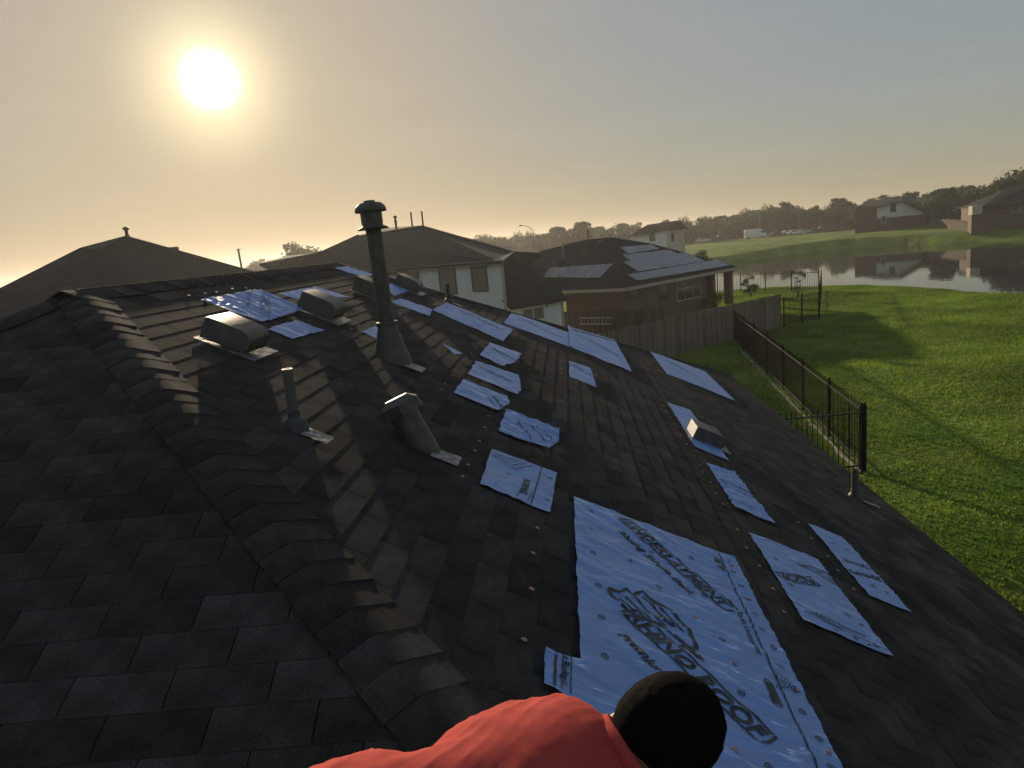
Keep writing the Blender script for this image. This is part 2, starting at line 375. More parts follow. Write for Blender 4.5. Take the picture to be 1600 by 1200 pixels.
def lay(pl, corners, vis, v_eave, phase=0.0):
    cs = [pl.uv(c) for c in corners]; umin = min(c[0] for c in cs); umax = max(c[0] for c in cs)
    area = sum(cs[i][0] * cs[(i + 1) % len(cs)][1] - cs[(i + 1) % len(cs)][0] * cs[i][1] for i in range(len(cs)))
    sg = 1 if area > 0 else -1
    rows = int(v_eave / EXPO) + 1
    for r in range(rows):
        v1 = v_eave - r * EXPO + .012; v0 = v1 - EXPO - .012
        off = phase + (r % 2) * TAB / 2 + rng.uniform(-.007, .007) + (r // 6) * .02
        k0 = int((umin - off) / TAB) - 1
        while off + k0 * TAB < umax:
            u0 = off + k0 * TAB; k0 += 1
            dv = rng.uniform(-.002, .002)
            poly = [(u0 + SLOT / 2, v0), (u0 + TAB - SLOT / 2, v0), (u0 + TAB - SLOT / 2, v1 + dv), (u0 + SLOT / 2, v1 + dv)]
            full = True
            for i in range(len(cs)):
                p, q_ = cs[i], cs[(i + 1) % len(cs)]
                nx_, ny_ = -(q_[1] - p[1]) * sg, (q_[0] - p[0]) * sg; l = math.hypot(nx_, ny_) or 1
                nx_, ny_ = nx_ / l, ny_ / l; c = nx_ * p[0] + ny_ * p[1] - (.03 if abs(ny_) > .98 else 0)
                if any(nx_ * a + ny_ * d < c - 1e-6 for a, d in poly):
                    poly = clip(poly, nx_, ny_, c); full = False
                    if len(poly) < 3: break
            if len(poly) < 3 or parea(poly) < 6e-4: continue
            ctr = pl.P(sum(p[0] for p in poly) / len(poly), sum(p[1] for p in poly) / len(poly))
            d = ctr - cam0; fz = d.dot(_f); sc = 0
            if vis and fz > .3:
                px, py = d.dot(_r) / fz * 1110, -d.dot(_u) / fz * 1110
                if abs(px) < 820 and -620 < py < 620:
                    sc = parea(poly) * abs(d.normalized().dot(pl.n)) / d.length_squared
            tabs.append((sc, pl, poly, v1, full))
v_eL = pl_L.uv((XE, yLr, zL(XE, yLr)))[1]; v_eL = (cR[2] - ZR) / pl_L.v.z
lay(pl_R, [A_, cR, cF, F_], True, pl_R.uv(cR)[1] + .02)
lay(pl_L, [A_, cBn, cR], True, v_eL + .02, .07)
lay(pl_B, [A_, F_, cBf, cBn], False, pl_B.uv(cBn)[1] + .02)
lay(pl_F, [F_, cF, cBf], False, pl_F.uv(cF)[1] + .02)
tabs.sort(key=lambda t: -t[0])
def tab_geo(pl, poly, v1, org=None):
    n = len(poly); vv = []
    hgt = lambda v: .0012 + .0023 * max(0, min(1, 1 - (v1 - v) / (EXPO + .012)))
    top = [pl.P(u, v, hgt(v)) for u, v in poly]; bot = [pl.P(u, v, -.006) for u, v in poly]
    if org is not None: top = [p - org for p in top]; bot = [p - org for p in bot]
    ff = [tuple(range(n))] + [((i + 1) % n, i, n + i, n + (i + 1) % n) for i in range(n)]
    return top + bot, ff
shared = {}
field = MB(); NS = 300
for rank, (sc, pl, poly, v1, full) in enumerate(tabs):
    if rank < NS and sc > 0:
        org = pl.P(poly[0][0], v1)
        if full:
            if pl not in shared:
                u0 = poly[0][0]; bb = MB(); bb.add(*tab_geo(pl, [(u, min(v, v1)) for u, v in poly], v1, pl.P(u0, v1))); shared[pl] = bb.mesh('shingle')
            me = shared[pl]
        else:
            bb = MB(); bb.add(*tab_geo(pl, poly, v1, org)); me = bb.mesh('shingle')
        o = link('shingle', me, M['shingle'], house); o.location = org - Vector(house.location)
    else:
        field.add(*tab_geo(pl, poly, v1))
tag(hp(field, 'shingle_field', M['shingle']), kind='stuff')

# hip and ridge caps: each a bent shingle overlapping the next
def caps(p_hi, p_lo, nA, nB, name, start=0.0, expo=.143, widths=(.165, .165)):
    p_hi, p_lo = Vector(p_hi), Vector(p_lo); d = p_lo - p_hi; L_ = d.length; d.normalize()
    sA = nA.cross(d).normalized(); sB = nB.cross(d).normalized()
    up = (nA + nB).normalized()
    if sA.z > 0: sA = -sA
    if sB.z > 0: sB = -sB
    W = .165; prof = []; wA, wB = widths
    for t in (-1, -.72, -.45, -.25, -.1, 0, .1, .25, .45, .72, 1):
        a = abs(t) * (wA if t < 0 else wB); sdv = sA if t < 0 else sB
        lift0 = .010 + .016 * math.exp(-(a / .10) ** 2) - .012 * math.exp(-(a / .05) ** 2)
        prof.append(sdv * a + up * lift0)
    bb = MB(); n = len(prof); ln = expo + .03
    vv = []
    for s_, lift in ((0, .001), (ln, .005)):
        for p in prof: vv.append(p + d * s_ + up * lift)
    for p in prof: vv.append(p + d * ln + up * -.006)
    ff = [(i, i + 1, n + i + 1, n + i) for i in range(n - 1)] + [(n + i, n + i + 1, 2 * n + i + 1, 2 * n + i) for i in range(n - 1)]
    bb.add(vv, ff); me = bb.mesh(name); me.materials.append(M['shingle'])
    shade(me, 30)
    k = 0; s_ = start
    while s_ < L_ - .05:
        o = link(name, me, None, house); o.location = p_hi + d * s_ + d.cross(up) * rng.uniform(-.004, .004) - Vector(house.location)
        o.rotation_euler = (rng.uniform(-.006, .006), rng.uniform(-.006, .006), rng.uniform(-.014, .014)); s_ += expo
caps(A_, cR, pl_L.n, pl_R.n, 'hip_cap', widths=(.135, .198))
caps(A_, cBn, pl_L.n, pl_B.n, 'hip_cap')
caps(F_, cF, pl_F.n, pl_R.n, 'hip_cap')
caps((XR, YF + .1, ZR), (XR, YA - .08, ZR), pl_R.n, pl_B.n, 'ridge_cap')

# ---------------------------------------------------------------- underlayment patches on the right-hand plane
nR = pl_R.n; exR = pl_R.v
SL1 = math.sqrt(1 + S * S)
def wrinkle(x, y, seed, amp):
    lip = .022 * math.exp(-((x + .06) / .035) ** 2) if abs(seed - 34.6) < .01 else 0.0
    a = noise.noise((x * 2.1 + seed, y * 1.1, seed)) * .6
    r1 = 1 - abs(noise.noise((x * 3.0 + a, (y + .35 * x) * 11.0 + 2 * a, seed * 1.7)))
    r2 = 1 - abs(noise.noise((x * 6.0, (y - .15 * x) * 24.0 + a, seed * 2.3)))
    lo = noise.noise((x * 4, y * 4, seed + 9)) * .5
    return amp * (r1 ** 5 * 1.0 + r2 ** 6 * .35 + lo * .45 + .30) + lip
def roofpt(x, y, h): return Vector((x, y, zR(x))) + nR * h
def sheet(poly, seed, amp=.011, cell=.022, jag=0.0):
    """grid over the plan polygon, clipped to its outline, raised by the wrinkles"""
    P = []
    for i in range(len(poly)):
        p, q_ = poly[i], poly[(i + 1) % len(poly)]; l = math.hypot(q_[0] - p[0], q_[1] - p[1]); n = max(1, int(l / .05))
        for k in range(n):
            t = k / n; jx = jag * noise.noise((p[0] * 9 + t * l * 7, p[1] * 9, seed)) if 0 < k else 0
            P.append((p[0] + t * (q_[0] - p[0]) + jx * (q_[1] - p[1]) / l, p[1] + t * (q_[1] - p[1]) - jx * (q_[0] - p[0]) / l))
    x0, x1 = min(p[0] for p in P), max(p[0] for p in P); y0, y1 = min(p[1] for p in P), max(p[1] for p in P)
    idx = {}; vv = []; ff = []
    cx_ = cell; cy_ = cell
    for i in range(int((x1 - x0) / cx_) + 1):
        xa = x0 + i * cx_; strip = clip(clip(P, 1, 0, xa), -1, 0, -(xa + cx_))
        if len(strip) < 3: continue
        for j in range(int((y1 - y0) / cy_) + 1):
            ya = y0 + j * cy_; c = clip(clip(strip, 0, 1, ya), 0, -1, -(ya + cy_))
            if len(c) < 3 or parea(c) < 1e-7: continue
            f_ = []
            for p in c:
                k = (round(p[0], 5), round(p[1], 5))
                if k not in idx: idx[k] = len(vv); vv.append(k)
                if not f_ or f_[-1] != idx[k]: f_.append(idx[k])
            if len(f_) > 2 and f_[0] == f_[-1]: f_.pop()
            if len(set(f_)) == len(f_) and len(f_) > 2: ff.append(tuple(f_))
    return [(x, y, wrinkle(x, y, seed, amp) + .0105) for x, y in vv], ff
def ring_mesh(r, w, n=16): return [(r * math.cos(t), r * math.sin(t), (r - w) * math.cos(t), (r - w) * math.sin(t)) for t in (2 * math.pi * k / n for k in range(n))]
def print_verts(verts2d, faces, seed, amp, parent, name='printed_mark', m='print', lift=.0038):
    """flat print that follows the sheet's creases"""
    o0 = Vector(parent.location)
    me = bpy.data.meshes.new(name)
    me.from_pydata([tuple(roofpt(x, y, wrinkle(x, y, seed, amp) + .0105 + lift) - o0) for x, y in verts2d], [], faces); me.update()
    return link(name, me, M[m], parent)
def band2d(pts, w, closed=False):
    """polyline of width w as quads in 2D, densely cut"""
    P = []
    n = len(pts)
    for i in range(n if closed else n - 1):
        a, c = pts[i], pts[(i + 1) % n]; l = math.hypot(c[0] - a[0], c[1] - a[1]); k = max(1, int(l / .03))
        for t in range(k): P.append((a[0] + (c[0] - a[0]) * t / k, a[1] + (c[1] - a[1]) * t / k))
    if not closed: P.append(pts[-1])
    vv = []; ff = []; m_ = len(P)
    for i, p in enumerate(P):
        a = P[i - 1] if (i > 0 or closed) else p; c = P[(i + 1) % m_] if (i < m_ - 1 or closed) else p
        dx, dy = c[0] - a[0], c[1] - a[1]; l = math.hypot(dx, dy) or 1
        vv += [(p[0] - dy / l * w / 2, p[1] + dx / l * w / 2), (p[0] + dy / l * w / 2, p[1] - dx / l * w / 2)]
    for i in range(m_ if closed else m_ - 1):
        j = (i + 1) % m_; ff.append((2 * i, 2 * j, 2 * j + 1, 2 * i + 1))
    return vv, ff
def text2d(s, size, shear=0.0, offset=0.0, spacing=1.0):
    cu = bpy.data.curves.new('t', 'FONT'); cu.body = s; cu.size = size; cu.shear = shear; cu.offset = offset; cu.space_character = spacing; cu.resolution_u = 3
    o = bpy.data.objects.new('t', cu); COL.objects.link(o)
    dg = bpy.context.evaluated_depsgraph_get(); me = o.evaluated_get(dg).to_mesh()
    bm_ = bmesh.new(); bm_.from_mesh(me); o.evaluated_get(dg).to_mesh_clear()
    bmesh.ops.triangulate(bm_, faces=bm_.faces[:])
    for _ in range(2):
        le = [e for e in bm_.edges if e.calc_length() > .03]
        if le: bmesh.ops.subdivide_edges(bm_, edges=le, cuts=1, use_grid_fill=False)
    bmesh.ops.triangulate(bm_, faces=bm_.faces[:])
    vv = [(v.co.x, v.co.y) for v in bm_.verts]; bm_.verts.index_update(); ff = [tuple(v.index for v in f.verts) for f in bm_.faces]
    bm_.free(); bpy.data.objects.remove(o); bpy.data.curves.remove(cu)
    return vv, ff
def place2d(vf, org, e, mirror=1):
    """2D art -> roof plan: e = reading direction in true surface metres (down-slope, along y); mirror -1 flips"""
    l = math.hypot(*e); ex, ey = e[0] / l, e[1] / l; ux, uy = -ey * mirror, ex * mirror
    vv = [(org[0] + (a * ex + c * ux) / SL1, org[1] + a * ey + c * uy) for a, c in vf[0]]
    return vv, vf[1]
def merge2d(lst):
    vv = []; ff = []
    for v, f in lst:
        n = len(vv); vv += list(v); ff += [tuple(n + i for i in g) for g in f]
    return vv, ff
def target(x, y, r=.016):
    v, f = [], []
    n = 14
    for k in range(n):
        c, s_ = math.cos(2 * math.pi * k / n), math.sin(2 * math.pi * k / n)
        v += [(x + r * c / SL1, y + r * s_), (x + r * .68 * c / SL1, y + r * .68 * s_), (x + r * .3 * c / SL1, y + r * .3 * s_)]
    for k in range(n):
        j = (k + 1) % n; f.append((3 * k, 3 * j, 3 * j + 1, 3 * k + 1))
    f.append(tuple(3 * k + 2 for k in range(n)))
    return v, f
SHEETS = {}
GRP = 'blue white underlayment patches nailed over the roof'
def patch(key, poly, label, amp=.0085, jag=.007, cell=.022):
    seed = len(SHEETS) * 3.7 + 1.3
    v, f = sheet(poly, seed, amp, cell, jag)
    x0 = sum(p[0] for p in poly) / len(poly); y0 = sum(p[1] for p in poly) / len(poly); o0 = Vector((x0, y0, zR(x0)))
    me = bpy.data.meshes.new('underlayment_patch'); me.from_pydata([tuple(roofpt(x, y, h) - o0) for x, y, h in v], [], f); me.update(); shade(me, 180)
    o = link('underlayment_patch', me, M['wrap']); o.location = o0
    tag(o, label, 'underlayment sheet', GRP); SHEETS[key] = (o, seed, amp, poly)
    return o
patch('P1', [(-2.85, 5.34), (-2.85, 6.47), (-2.42, 6.36), (-2.40, 5.36), (-2.61, 5.30)], 'wrinkled pale sheet just upslope of the nearest box vent, left of all', .016)
patch('P2', [(-2.74, 6.56), (-2.74, 7.62), (-2.43, 7.76), (-2.52, 7.15), (-2.54, 6.70)], 'pale sheet reaching behind the second box vent from the near end')
patch('P3', [(-2.31, 5.25), (-2.31, 5.84), (-2.09, 5.87), (-2.11, 5.55), (-2.12, 5.24)], 'small four sided sheet between the two nearest box vents')
patch('P4', [(-3.08, 9.35), (-3.08, 10.0), (-2.72, 10.15), (-2.80, 9.50)], 'slim pale sheet high up beside the far end of the ridge')
patch('P5', [(-1.91, 6.33), (-1.91, 6.77), (-1.67, 6.83), (-1.62, 6.57), (-1.72, 6.27)], 'torn scrap of sheet peeking out behind the foot of the tall flue')
patch('P6', [(-2.47, 9.45), (-2.47, 9.92), (-2.22, 9.98), (-2.23, 8.98)], 'small triangular sheet right of the flue, next to the farthest box vent')
patch('P7', [(-2.14, 8.45), (-2.14, 8.97), (-1.77, 9.07), (-1.70, 8.47)], 'narrow strip of sheet right of the flue that touches the long strip')
patch('P8', [(-1.76, 9.02), (-1.76, 10.14), (-.83, 9.97), (-.86, 8.72)], 'long straight strip in front of the small far vent pipe')
patch('P9', [(-.98, 10.29), (-.98, 11.86), (-.05, 12.03), (-.04, 10.41)], 'long strip near the far hip whose right end runs under a wider sheet')
patch('P10', [(-.06, 10.41), (-.08, 12.89), (.80, 13.65), (.83, 10.30)], 'wide far sheet ending in a sharp point, below the white sided house')
patch('P11', [(-1.34, 7.18), (-1.12, 7.06), (-1.18, 6.88)], 'smallest scrap, a thin blue sliver alone right of the flue foot')
patch('P12', [(-.98, 7.31), (-.98, 8.28), (-.62, 8.33), (-.65, 7.62), (-.75, 7.22)], 'farthest of three torn sheets stacked in a column beside a nail row', jag=.02)
patch('P13', [(-.97, 6.26), (-.98, 6.94), (-.57, 7.07), (-.51, 6.42), (-.53, 6.22)], 'middle one of three torn sheets stacked in a column beside a nail row', jag=.02)
patch('P14', [(-.97, 5.44), (-.98, 6.01), (-.60, 6.01), (-.57, 5.80), (-.64, 5.42)], 'nearest of three torn sheets stacked in a column beside a nail row', jag=.02)
patch('P15', [(-.58, 4.88), (-.58, 5.54), (-.17, 5.56), (-.17, 5.16), (-.24, 4.89)], 'creased sheet with a torn right edge, right of the leaning hooded vent', .018, .022)
patch('P16', [(-.58, 3.77), (-.58, 4.45), (-.17, 4.46), (-.20, 3.74)], 'square sheet with a black line down its right side, behind the biggest sheet')
patch('P17', [(-.07, 8.06), (-.07, 9.12), (.20, 9.21), (.23, 8.02)], 'small lone sheet in the middle of the roof below the wide far sheet')
patch('P18', [(-.07, 4.14), (.885, 4.14), (.86, 1.70), (.60, 1.78), (.35, 2.02), (.05, 2.10), (-.19, 2.18), (-.19, 2.40), (-.065, 2.41)], 'biggest sheet, covered in large black printed letters, beside the worker', .0115, .006, .018)
patch('P19', [(1.49, 11.60), (1.49, 14.0), (2.58, 14.2), (2.55, 11.45)], 'plain sheet nearest the far corner of the eave, toward the wooden fence')
patch('P20', [(1.12, 6.87), (1.12, 8.83), (1.41, 8.93), (1.44, 6.85)], 'narrow strip passing beneath the low square vent on the right')
patch('P21', [(1.13, 5.23), (1.13, 6.36), (1.26, 6.33), (1.40, 6.44), (1.42, 5.22)], 'dirty creased strip between the low square vent and a printed sheet', .016)
patch('P22', [(1.12, 3.59), (1.12, 4.77), (1.59, 4.77), (1.57, 4.50), (1.57, 3.56)], 'long sheet printed with an animal head emblem, right of the biggest sheet')
patch('P23', [(1.79, 4.41), (1.79, 5.60), (2.06, 5.61), (2.05, 4.40)], 'rightmost narrow sheet with two lines of print, nearest the eave')

# print on the sheets
def prints(key, lst, name='printed_mark', m='print'):
    o, seed, amp, poly = SHEETS[key]
    for v, f in lst: print_verts(v, f, seed, amp, o, name, m)
def outline_word(s, size, org, e, pad=.02, shear=.0, mirror=1, off=0):
    """word with a heavy black outline box round it, as on the sheet"""
    t = text2d(s, size, shear, off, 1.02); w = max(p[0] for p in t[0]); h = size * .72
    k = pad
    bx = band2d([(-k, -k), (w + k, -k), (w + k + .5 * k, h * .5), (w + k, h + k), (-k, h + k)], .012, True)
    return [place2d(t, org, e, mirror), place2d(bx, org, e, mirror)], w
EM = [  # emblem: horned animal head seen from the side, as open strokes in a unit box
    [(0, .45), (.10, .52), (.13, .75), (.22, .70), (.27, .95), (.36, .88), (.60, .90), (.85, .66), (1.0, .30), (.93, .22), (.80, .26), (.62, .34), (.48, .30), (.36, .20), (.22, .24), (.08, .34), (0, .45)],
    [(.30, .82), (.50, .66), (.72, .52)], [(.38, .86), (.60, .72), (.82, .52)], [(.24, .66), (.42, .52), (.66, .40)], [(.18, .52), (.34, .42), (.50, .36)],
    [(.55, .56), (.66, .58), (.72, .50), (.60, .50), (.55, .56)], [(.95, .24), (1.10, .02), (.86, .16)], [(.14, .40), (.26, .33), (.36, .28)]]
def emblem(org, e, size, w=.011, mirror=1, yscale=.75):
    out = []
    for i, st in enumerate(EM):
        out.append(place2d(band2d([(a * size, c * size * yscale) for a, c in st], w if i in (0, 6) else w * .6), org, e, mirror))
    return out
d1 = (.45 * SL1, -.68)
P18L = []
wl, _ = outline_word('UNDERLAYMENT', .105, (.205, 4.03), d1, .016, .15, 1, .003); P18L += wl
P18L.append(place2d(text2d('Roofing Shingle Deck', .070, .25, .002), (.165, 3.845), d1))
P18L += emblem((.015, 2.93), (.44 * SL1, -.22), .46, .019)
wl, _ = outline_word('RHINO ROOF', .115, (.135, 2.90), (.45 * SL1, -.585), .016, .12, 1, .004); P18L += wl
P18L.append(place2d(text2d('Premium Grade', .075, .2, .002), (.085, 2.70), (.45 * SL1, -.585)))
P18L.append(band2d([(.782, 4.13), (.775, 3.6), (.765, 3.0), (.755, 2.4), (.75, 1.75)], .007))
P18L.append(band2d([(-.152, 2.395), (-.158, 2.185)], .009)); P18L.append(band2d([(-.128, 2.40), (-.134, 2.18)], .004)); P18L.append(band2d([(-.098, 2.41), (-.104, 2.17)], .004))
P18L.append(place2d(text2d('m Roofing U', .036, .15, .001), (-.126, 2.395), (-.05, -1)))
P18L.append(place2d(text2d('Roofing Underlayment', .040, .2, .0006), (.715, 3.36), (.02, -1)))
P18L += emblem((.735, 2.90), (.03, -1), .13, .004)
for cx, cy2 in ((.75, 3.93), (.71, 2.70)):
    P18L.append(band2d([(cx + .016, cy2 + .075), (cx + .016, cy2 - .075), (cx + .004, cy2 - .09), (cx - .016, cy2 - .075), (cx - .016, cy2 + .075), (cx - .004, cy2 + .09)], .006, True))
    P18L.append(band2d([(cx, cy2 + .065), (cx, cy2 - .065)], .022))
prints('P18', P18L)
TG = [target(x, y) for x, y in [(.03, 2.5), (.03, 2.79), (.03, 3.07), (.02, 3.41), (.02, 3.72), (.03, 4.0), (.33, 2.5), (.33, 3.3), (.34, 3.72), (.34, 4.02), (.36, 2.98), (.56, 2.2), (.56, 2.6), (.57, 3.0), (.57, 3.42), (.58, 3.86)] +
      [(.825 - .012 * (k % 2), 4.04 - k * .155) for k in range(15)]]
prints('P18', TG, 'printed_target')
# the same emblem, word and lines on the right-hand sheet, lying the other way up
P22L = emblem((1.555, 4.30), (-.25 * SL1, .22), .26, .010, -1)
wl, _ = outline_word('ROOF', .10, (1.375, 4.29), (-.26 * SL1, -.14), .012, .1, 1, .003); P22L += wl
P22L.append(place2d(text2d('Underlayment', .050, .2, .001), (1.22, 3.72), (.34 * SL1, -.05)))
P22L.append(band2d([(1.13, 3.80), (1.25, 3.70), (1.56, 3.60)], .006)); P22L.append(band2d([(1.16, 3.72), (1.34, 3.66)], .006))
P22L += [target(x, y) for x, y in ((1.19, 4.05), (1.2, 4.4), (1.46, 3.9), (1.4, 3.62), (1.5, 3.61))]
prints('P22', P22L)
P23L = [place2d(text2d('UNDER', .062, .1, .002), (2.02, 5.03), (-.20 * SL1, -.03)), place2d(text2d('RHINO', .085, .1, .003), (2.03, 4.86), (-.22 * SL1, -.06)),
        band2d([(1.80, 4.93), (2.05, 4.99)], .006), band2d([(1.80, 4.76), (2.05, 4.82)], .006)] + [target(x, y) for x, y in ((1.88, 5.3), (1.9, 4.62))]
prints('P23', P23L)
P16L = [band2d([(-.267, 4.45), (-.285, 4.1), (-.303, 3.76)], .008), place2d(text2d('ROOFING', .058, .1, .002), (-.36, 4.13), (-.04, -1)), band2d([(-.305, 3.95), (-.325, 3.77)], .004), band2d([(-.365, 3.95), (-.385, 3.77)], .004)]
P16L += [target(x, y, .013) for x, y in ((-.21, 4.3), (-.21, 4.1), (-.22, 3.9), (-.45, 4.1), (-.5, 3.86))]
P16L += [band2d([(-.57, 4.40 - k * .035), (-.48 + .02 * k, 4.37 - k * .05), (-.42 + .03 * k, 4.43 - .01 * k)], .006) for k in range(4)]
prints('P16', P16L)
P15L = [band2d([(-.50, 5.30), (-.40, 5.14), (-.36, 4.96)], .007), band2d([(-.40, 5.36), (-.30, 5.16), (-.24, 4.98)], .008), band2d([(-.34, 5.38), (-.24, 5.2), (-.20, 5.08)], .006),
        band2d([(-.27, 5.33), (-.22, 5.2)], .005), band2d([(-.54, 5.02), (-.45, 4.98)], .006)]
prints('P15', P15L)
for key, org, e, s_ in (('P12', (-.92, 7.95), (.22, -.18), .06), ('P13', (-.93, 6.75), (.25, -.12), .06), ('P14', (-.72, 5.8), (.10, -.25), .06), ('P8', (-1.45, 9.85), (.5, -.35), .11), ('P9', (-.75, 11.5), (.5, -.4), .12), ('P10', (.2, 12.2), (.4, -.7), .16), ('P17', (-.02, 8.95), (.18, -.3), .06), ('P1', (-2.75, 6.2), (.2, -.5), .12), ('P19', (1.75, 13.6), (.4, -1.0), .17)):
    prints(key, [place2d(text2d('RHINO ROOF', s_, .2, .001), org, (e[0] * SL1, e[1])), place2d(text2d('Roofing Underlayment', s_ * .55, .2, .0005), (org[0] - s_ * .9, org[1] - .02), (e[0] * SL1, e[1]))], m='ltgrey' if key in ('P1', 'P10', 'P19', 'P9') else 'print')
P21L = [band2d([(1.14, 5.98), (1.22, 5.92), (1.30, 5.86), (1.41, 5.80)], .006), band2d([(1.14, 5.90), (1.25, 5.83), (1.41, 5.72)], .008), band2d([(1.16, 5.75), (1.28, 5.74)], .006), band2d([(1.15, 5.45), (1.30, 5.36)], .006)]
prints('P21', P21L)
def fold(x, y, L_, dirv, w=.03): pass

# exposed nails along the upper edges and on the sheets
nb = MB(); nb.lathe([(.0115, 0), (.0125, .002), (.009, .0035), (.004, .0045)], 10, (0, 0, 0), (pl_R.u, pl_R.v, nR)); nail_me = nb.mesh('roofing_nail'); nail_me.materials.append(M['copper'])
def nail(x, y, h=.010):
    o = link('roofing_nail', nail_me, None, house); o.location = roofpt(x, y, h) - Vector(house.location)
for k in range(6): nail(-.255 - .01 * (k % 2), 4.22 - k * .36 + .04 * math.sin(k * 5))
for key in ('P12', 'P13', 'P14', 'P15', 'P16', 'P17', 'P20', 'P21', 'P22', 'P23', 'P5', 'P8', 'P9', 'P1'):
    poly = SHEETS[key][3]; x0 = min(p[0] for p in poly); y0 = min(p[1] for p in poly if p[0] < x0 + .05); y1 = max(p[1] for p in poly if p[0] < x0 + .05)
    k = y0
    while k < y1 + .12: nail(x0 - .085 + rng.uniform(-.012, .012), k + rng.uniform(-.03, .03)); k += rng.uniform(.21, .33)
def snail(key, pts):
    o, seed, amp, poly = SHEETS[key]
    for x, y in pts:
        n_ = link('cap_nail', nail_me, None, o); n_.location = roofpt(x, y, wrinkle(x, y, seed, amp) + .012) - o.location
snail('P18', [(.21, 3.50), (.28, 2.98), (.17, 2.62), (.59, 2.83), (.47, 3.12), (.83, 3.98), (.84, 3.60), (.835, 3.14), (.84, 2.80), (.835, 2.42), (.45, 2.22), (.62, 2.12), (.84, 2.05)])
snail('P22', [(1.33, 4.06), (1.30, 3.63), (1.52, 3.85), (1.46, 3.6)]); snail('P23', [(1.97, 5.28), (1.98, 4.6)]); snail('P21', [(1.33, 5.75), (1.38, 5.6)])

# ---------------------------------------------------------------- vents and pipes on the roof
AXR = (pl_R.v, -pl_R.u, nR) if pl_R.v.cross(-pl_R.u).dot(nR) > 0 else (pl_R.v, pl_R.u, nR)
eX, eY = pl_R.v, Vector((0, 1, 0))
def rl(a, y_, h): return eX * a + eY * y_ + nR * h          # roof frame: down-slope, along y, out
def flash(parent, a, y_, w, l, seed=0):
    b = MB(); n = 7; vv = []; ff = []
    for i in range(n):
        for j in range(n):
            u, v_ = i / (n - 1) - .5, j / (n - 1) - .5
            e = .22 * noise.noise((i * 1.3 + seed, j * 1.7, seed)) if i == 0 or j in (0, n - 1) else 0
            vv.append(rl(a + (u + e * .4) * l, y_ + (v_ + e * .15) * w, .013 + .004 * noise.noise((i * .9, j * .9, seed + 4))))
    for i in range(n - 1):
        for j in range(n - 1): ff.append((i * n + j, (i + 1) * n + j, (i + 1) * n + j + 1, i * n + j + 1))
    b.add(vv, ff); o = b.build('flashing', M['galv'], parent); shade(o.data, 180); return o
def at_roof(x, y): return (x, y, zR(x))
# tall flue with rain cap
fl = thing('flue_pipe', 'tall round flue pipe with a mushroom rain cap, tallest on the roof', 'vent pipe', at_roof(-1.53, 5.85))
b = MB(); b.lathe([(.165, -.06), (.15, .02), (.115, .14), (.082, .27), (.078, .30)], 28); b.build('cone_flashing', M['vent'], fl, True)
b = MB(); b.lathe([(.090, .285), (.094, .30), (.090, .315), (.07, .317)], 28); b.build('storm_collar', M['vent'], fl, True)
b = MB(); b.lathe([(.066, .20), (.064, 1.22)], 28); b.bar((.062, 0, .3), (.060, 0, 1.2), .008, .012); o = b.build('pipe', M['vent'], fl, True)
cp = MB(); cp.lathe([(.066, 1.08), (.125, 1.075), (.128, 1.085), (.085, 1.105), (.082, 1.12)], 28); cp.build('cap_skirt', M['vent'], fl, True)
cp = MB(); cp.lathe([(.080, 1.10), (.088, 1.13), (.088, 1.22), (.080, 1.235)], 28); cp.build('cap_drum', M['vent'], fl, True)
cp = MB(); cp.lathe([(.126, 1.215), (.130, 1.225), (.122, 1.255), (.090, 1.285), (.048, 1.290), (.046, 1.305), (.0, 1.307)], 28, closed=False); cp.build('cap_lid', M['vent'], fl, True)
flash(fl, .22, -.06, .19, .16, 3)
fl.rotation_euler = (0, -.022, 0)
# plumbing vents with rubber boots
def plumbing(x, y, h, r, label, bell, fa=None):
    t = thing('plumbing_vent', label, 'vent pipe', at_roof(x, y), 'plumbing vents on the shingled roof')
    b = MB(); b.lathe([(r, -.05), (r, h), (r * .80, h), (r * .8, h - .03)], 20); b.build('pipe', M['pvc'], t, True)
    b = MB(); b.lathe([(bell * 1.15, -.035), (bell, .0), (bell * .98, .03), (bell * .72, .055), (r * 1.25, .065), (r * 1.2, .10), (r, .105)], 24); b.build('boot', M['rubber'], t, True)
    if fa: flash(t, *fa)
    return t
plumbing(-1.51, 3.60, .325, .0275, 'short pipe with a round rubber boot near the hip, left of the hooded vent', .065, (.13, -.02, .13, .15, 5))
plumbing(-1.76, 10.38, .27, .03, 'small far pipe rising behind the long straight sheet by the far hip', .07, (.12, -.02, .14, .16, 9))
plumbing(2.88, 7.45, .32, .036, 'lone short pipe standing low on the slope next to the eave', .075, (.16, -.05, .10, .18, 11))
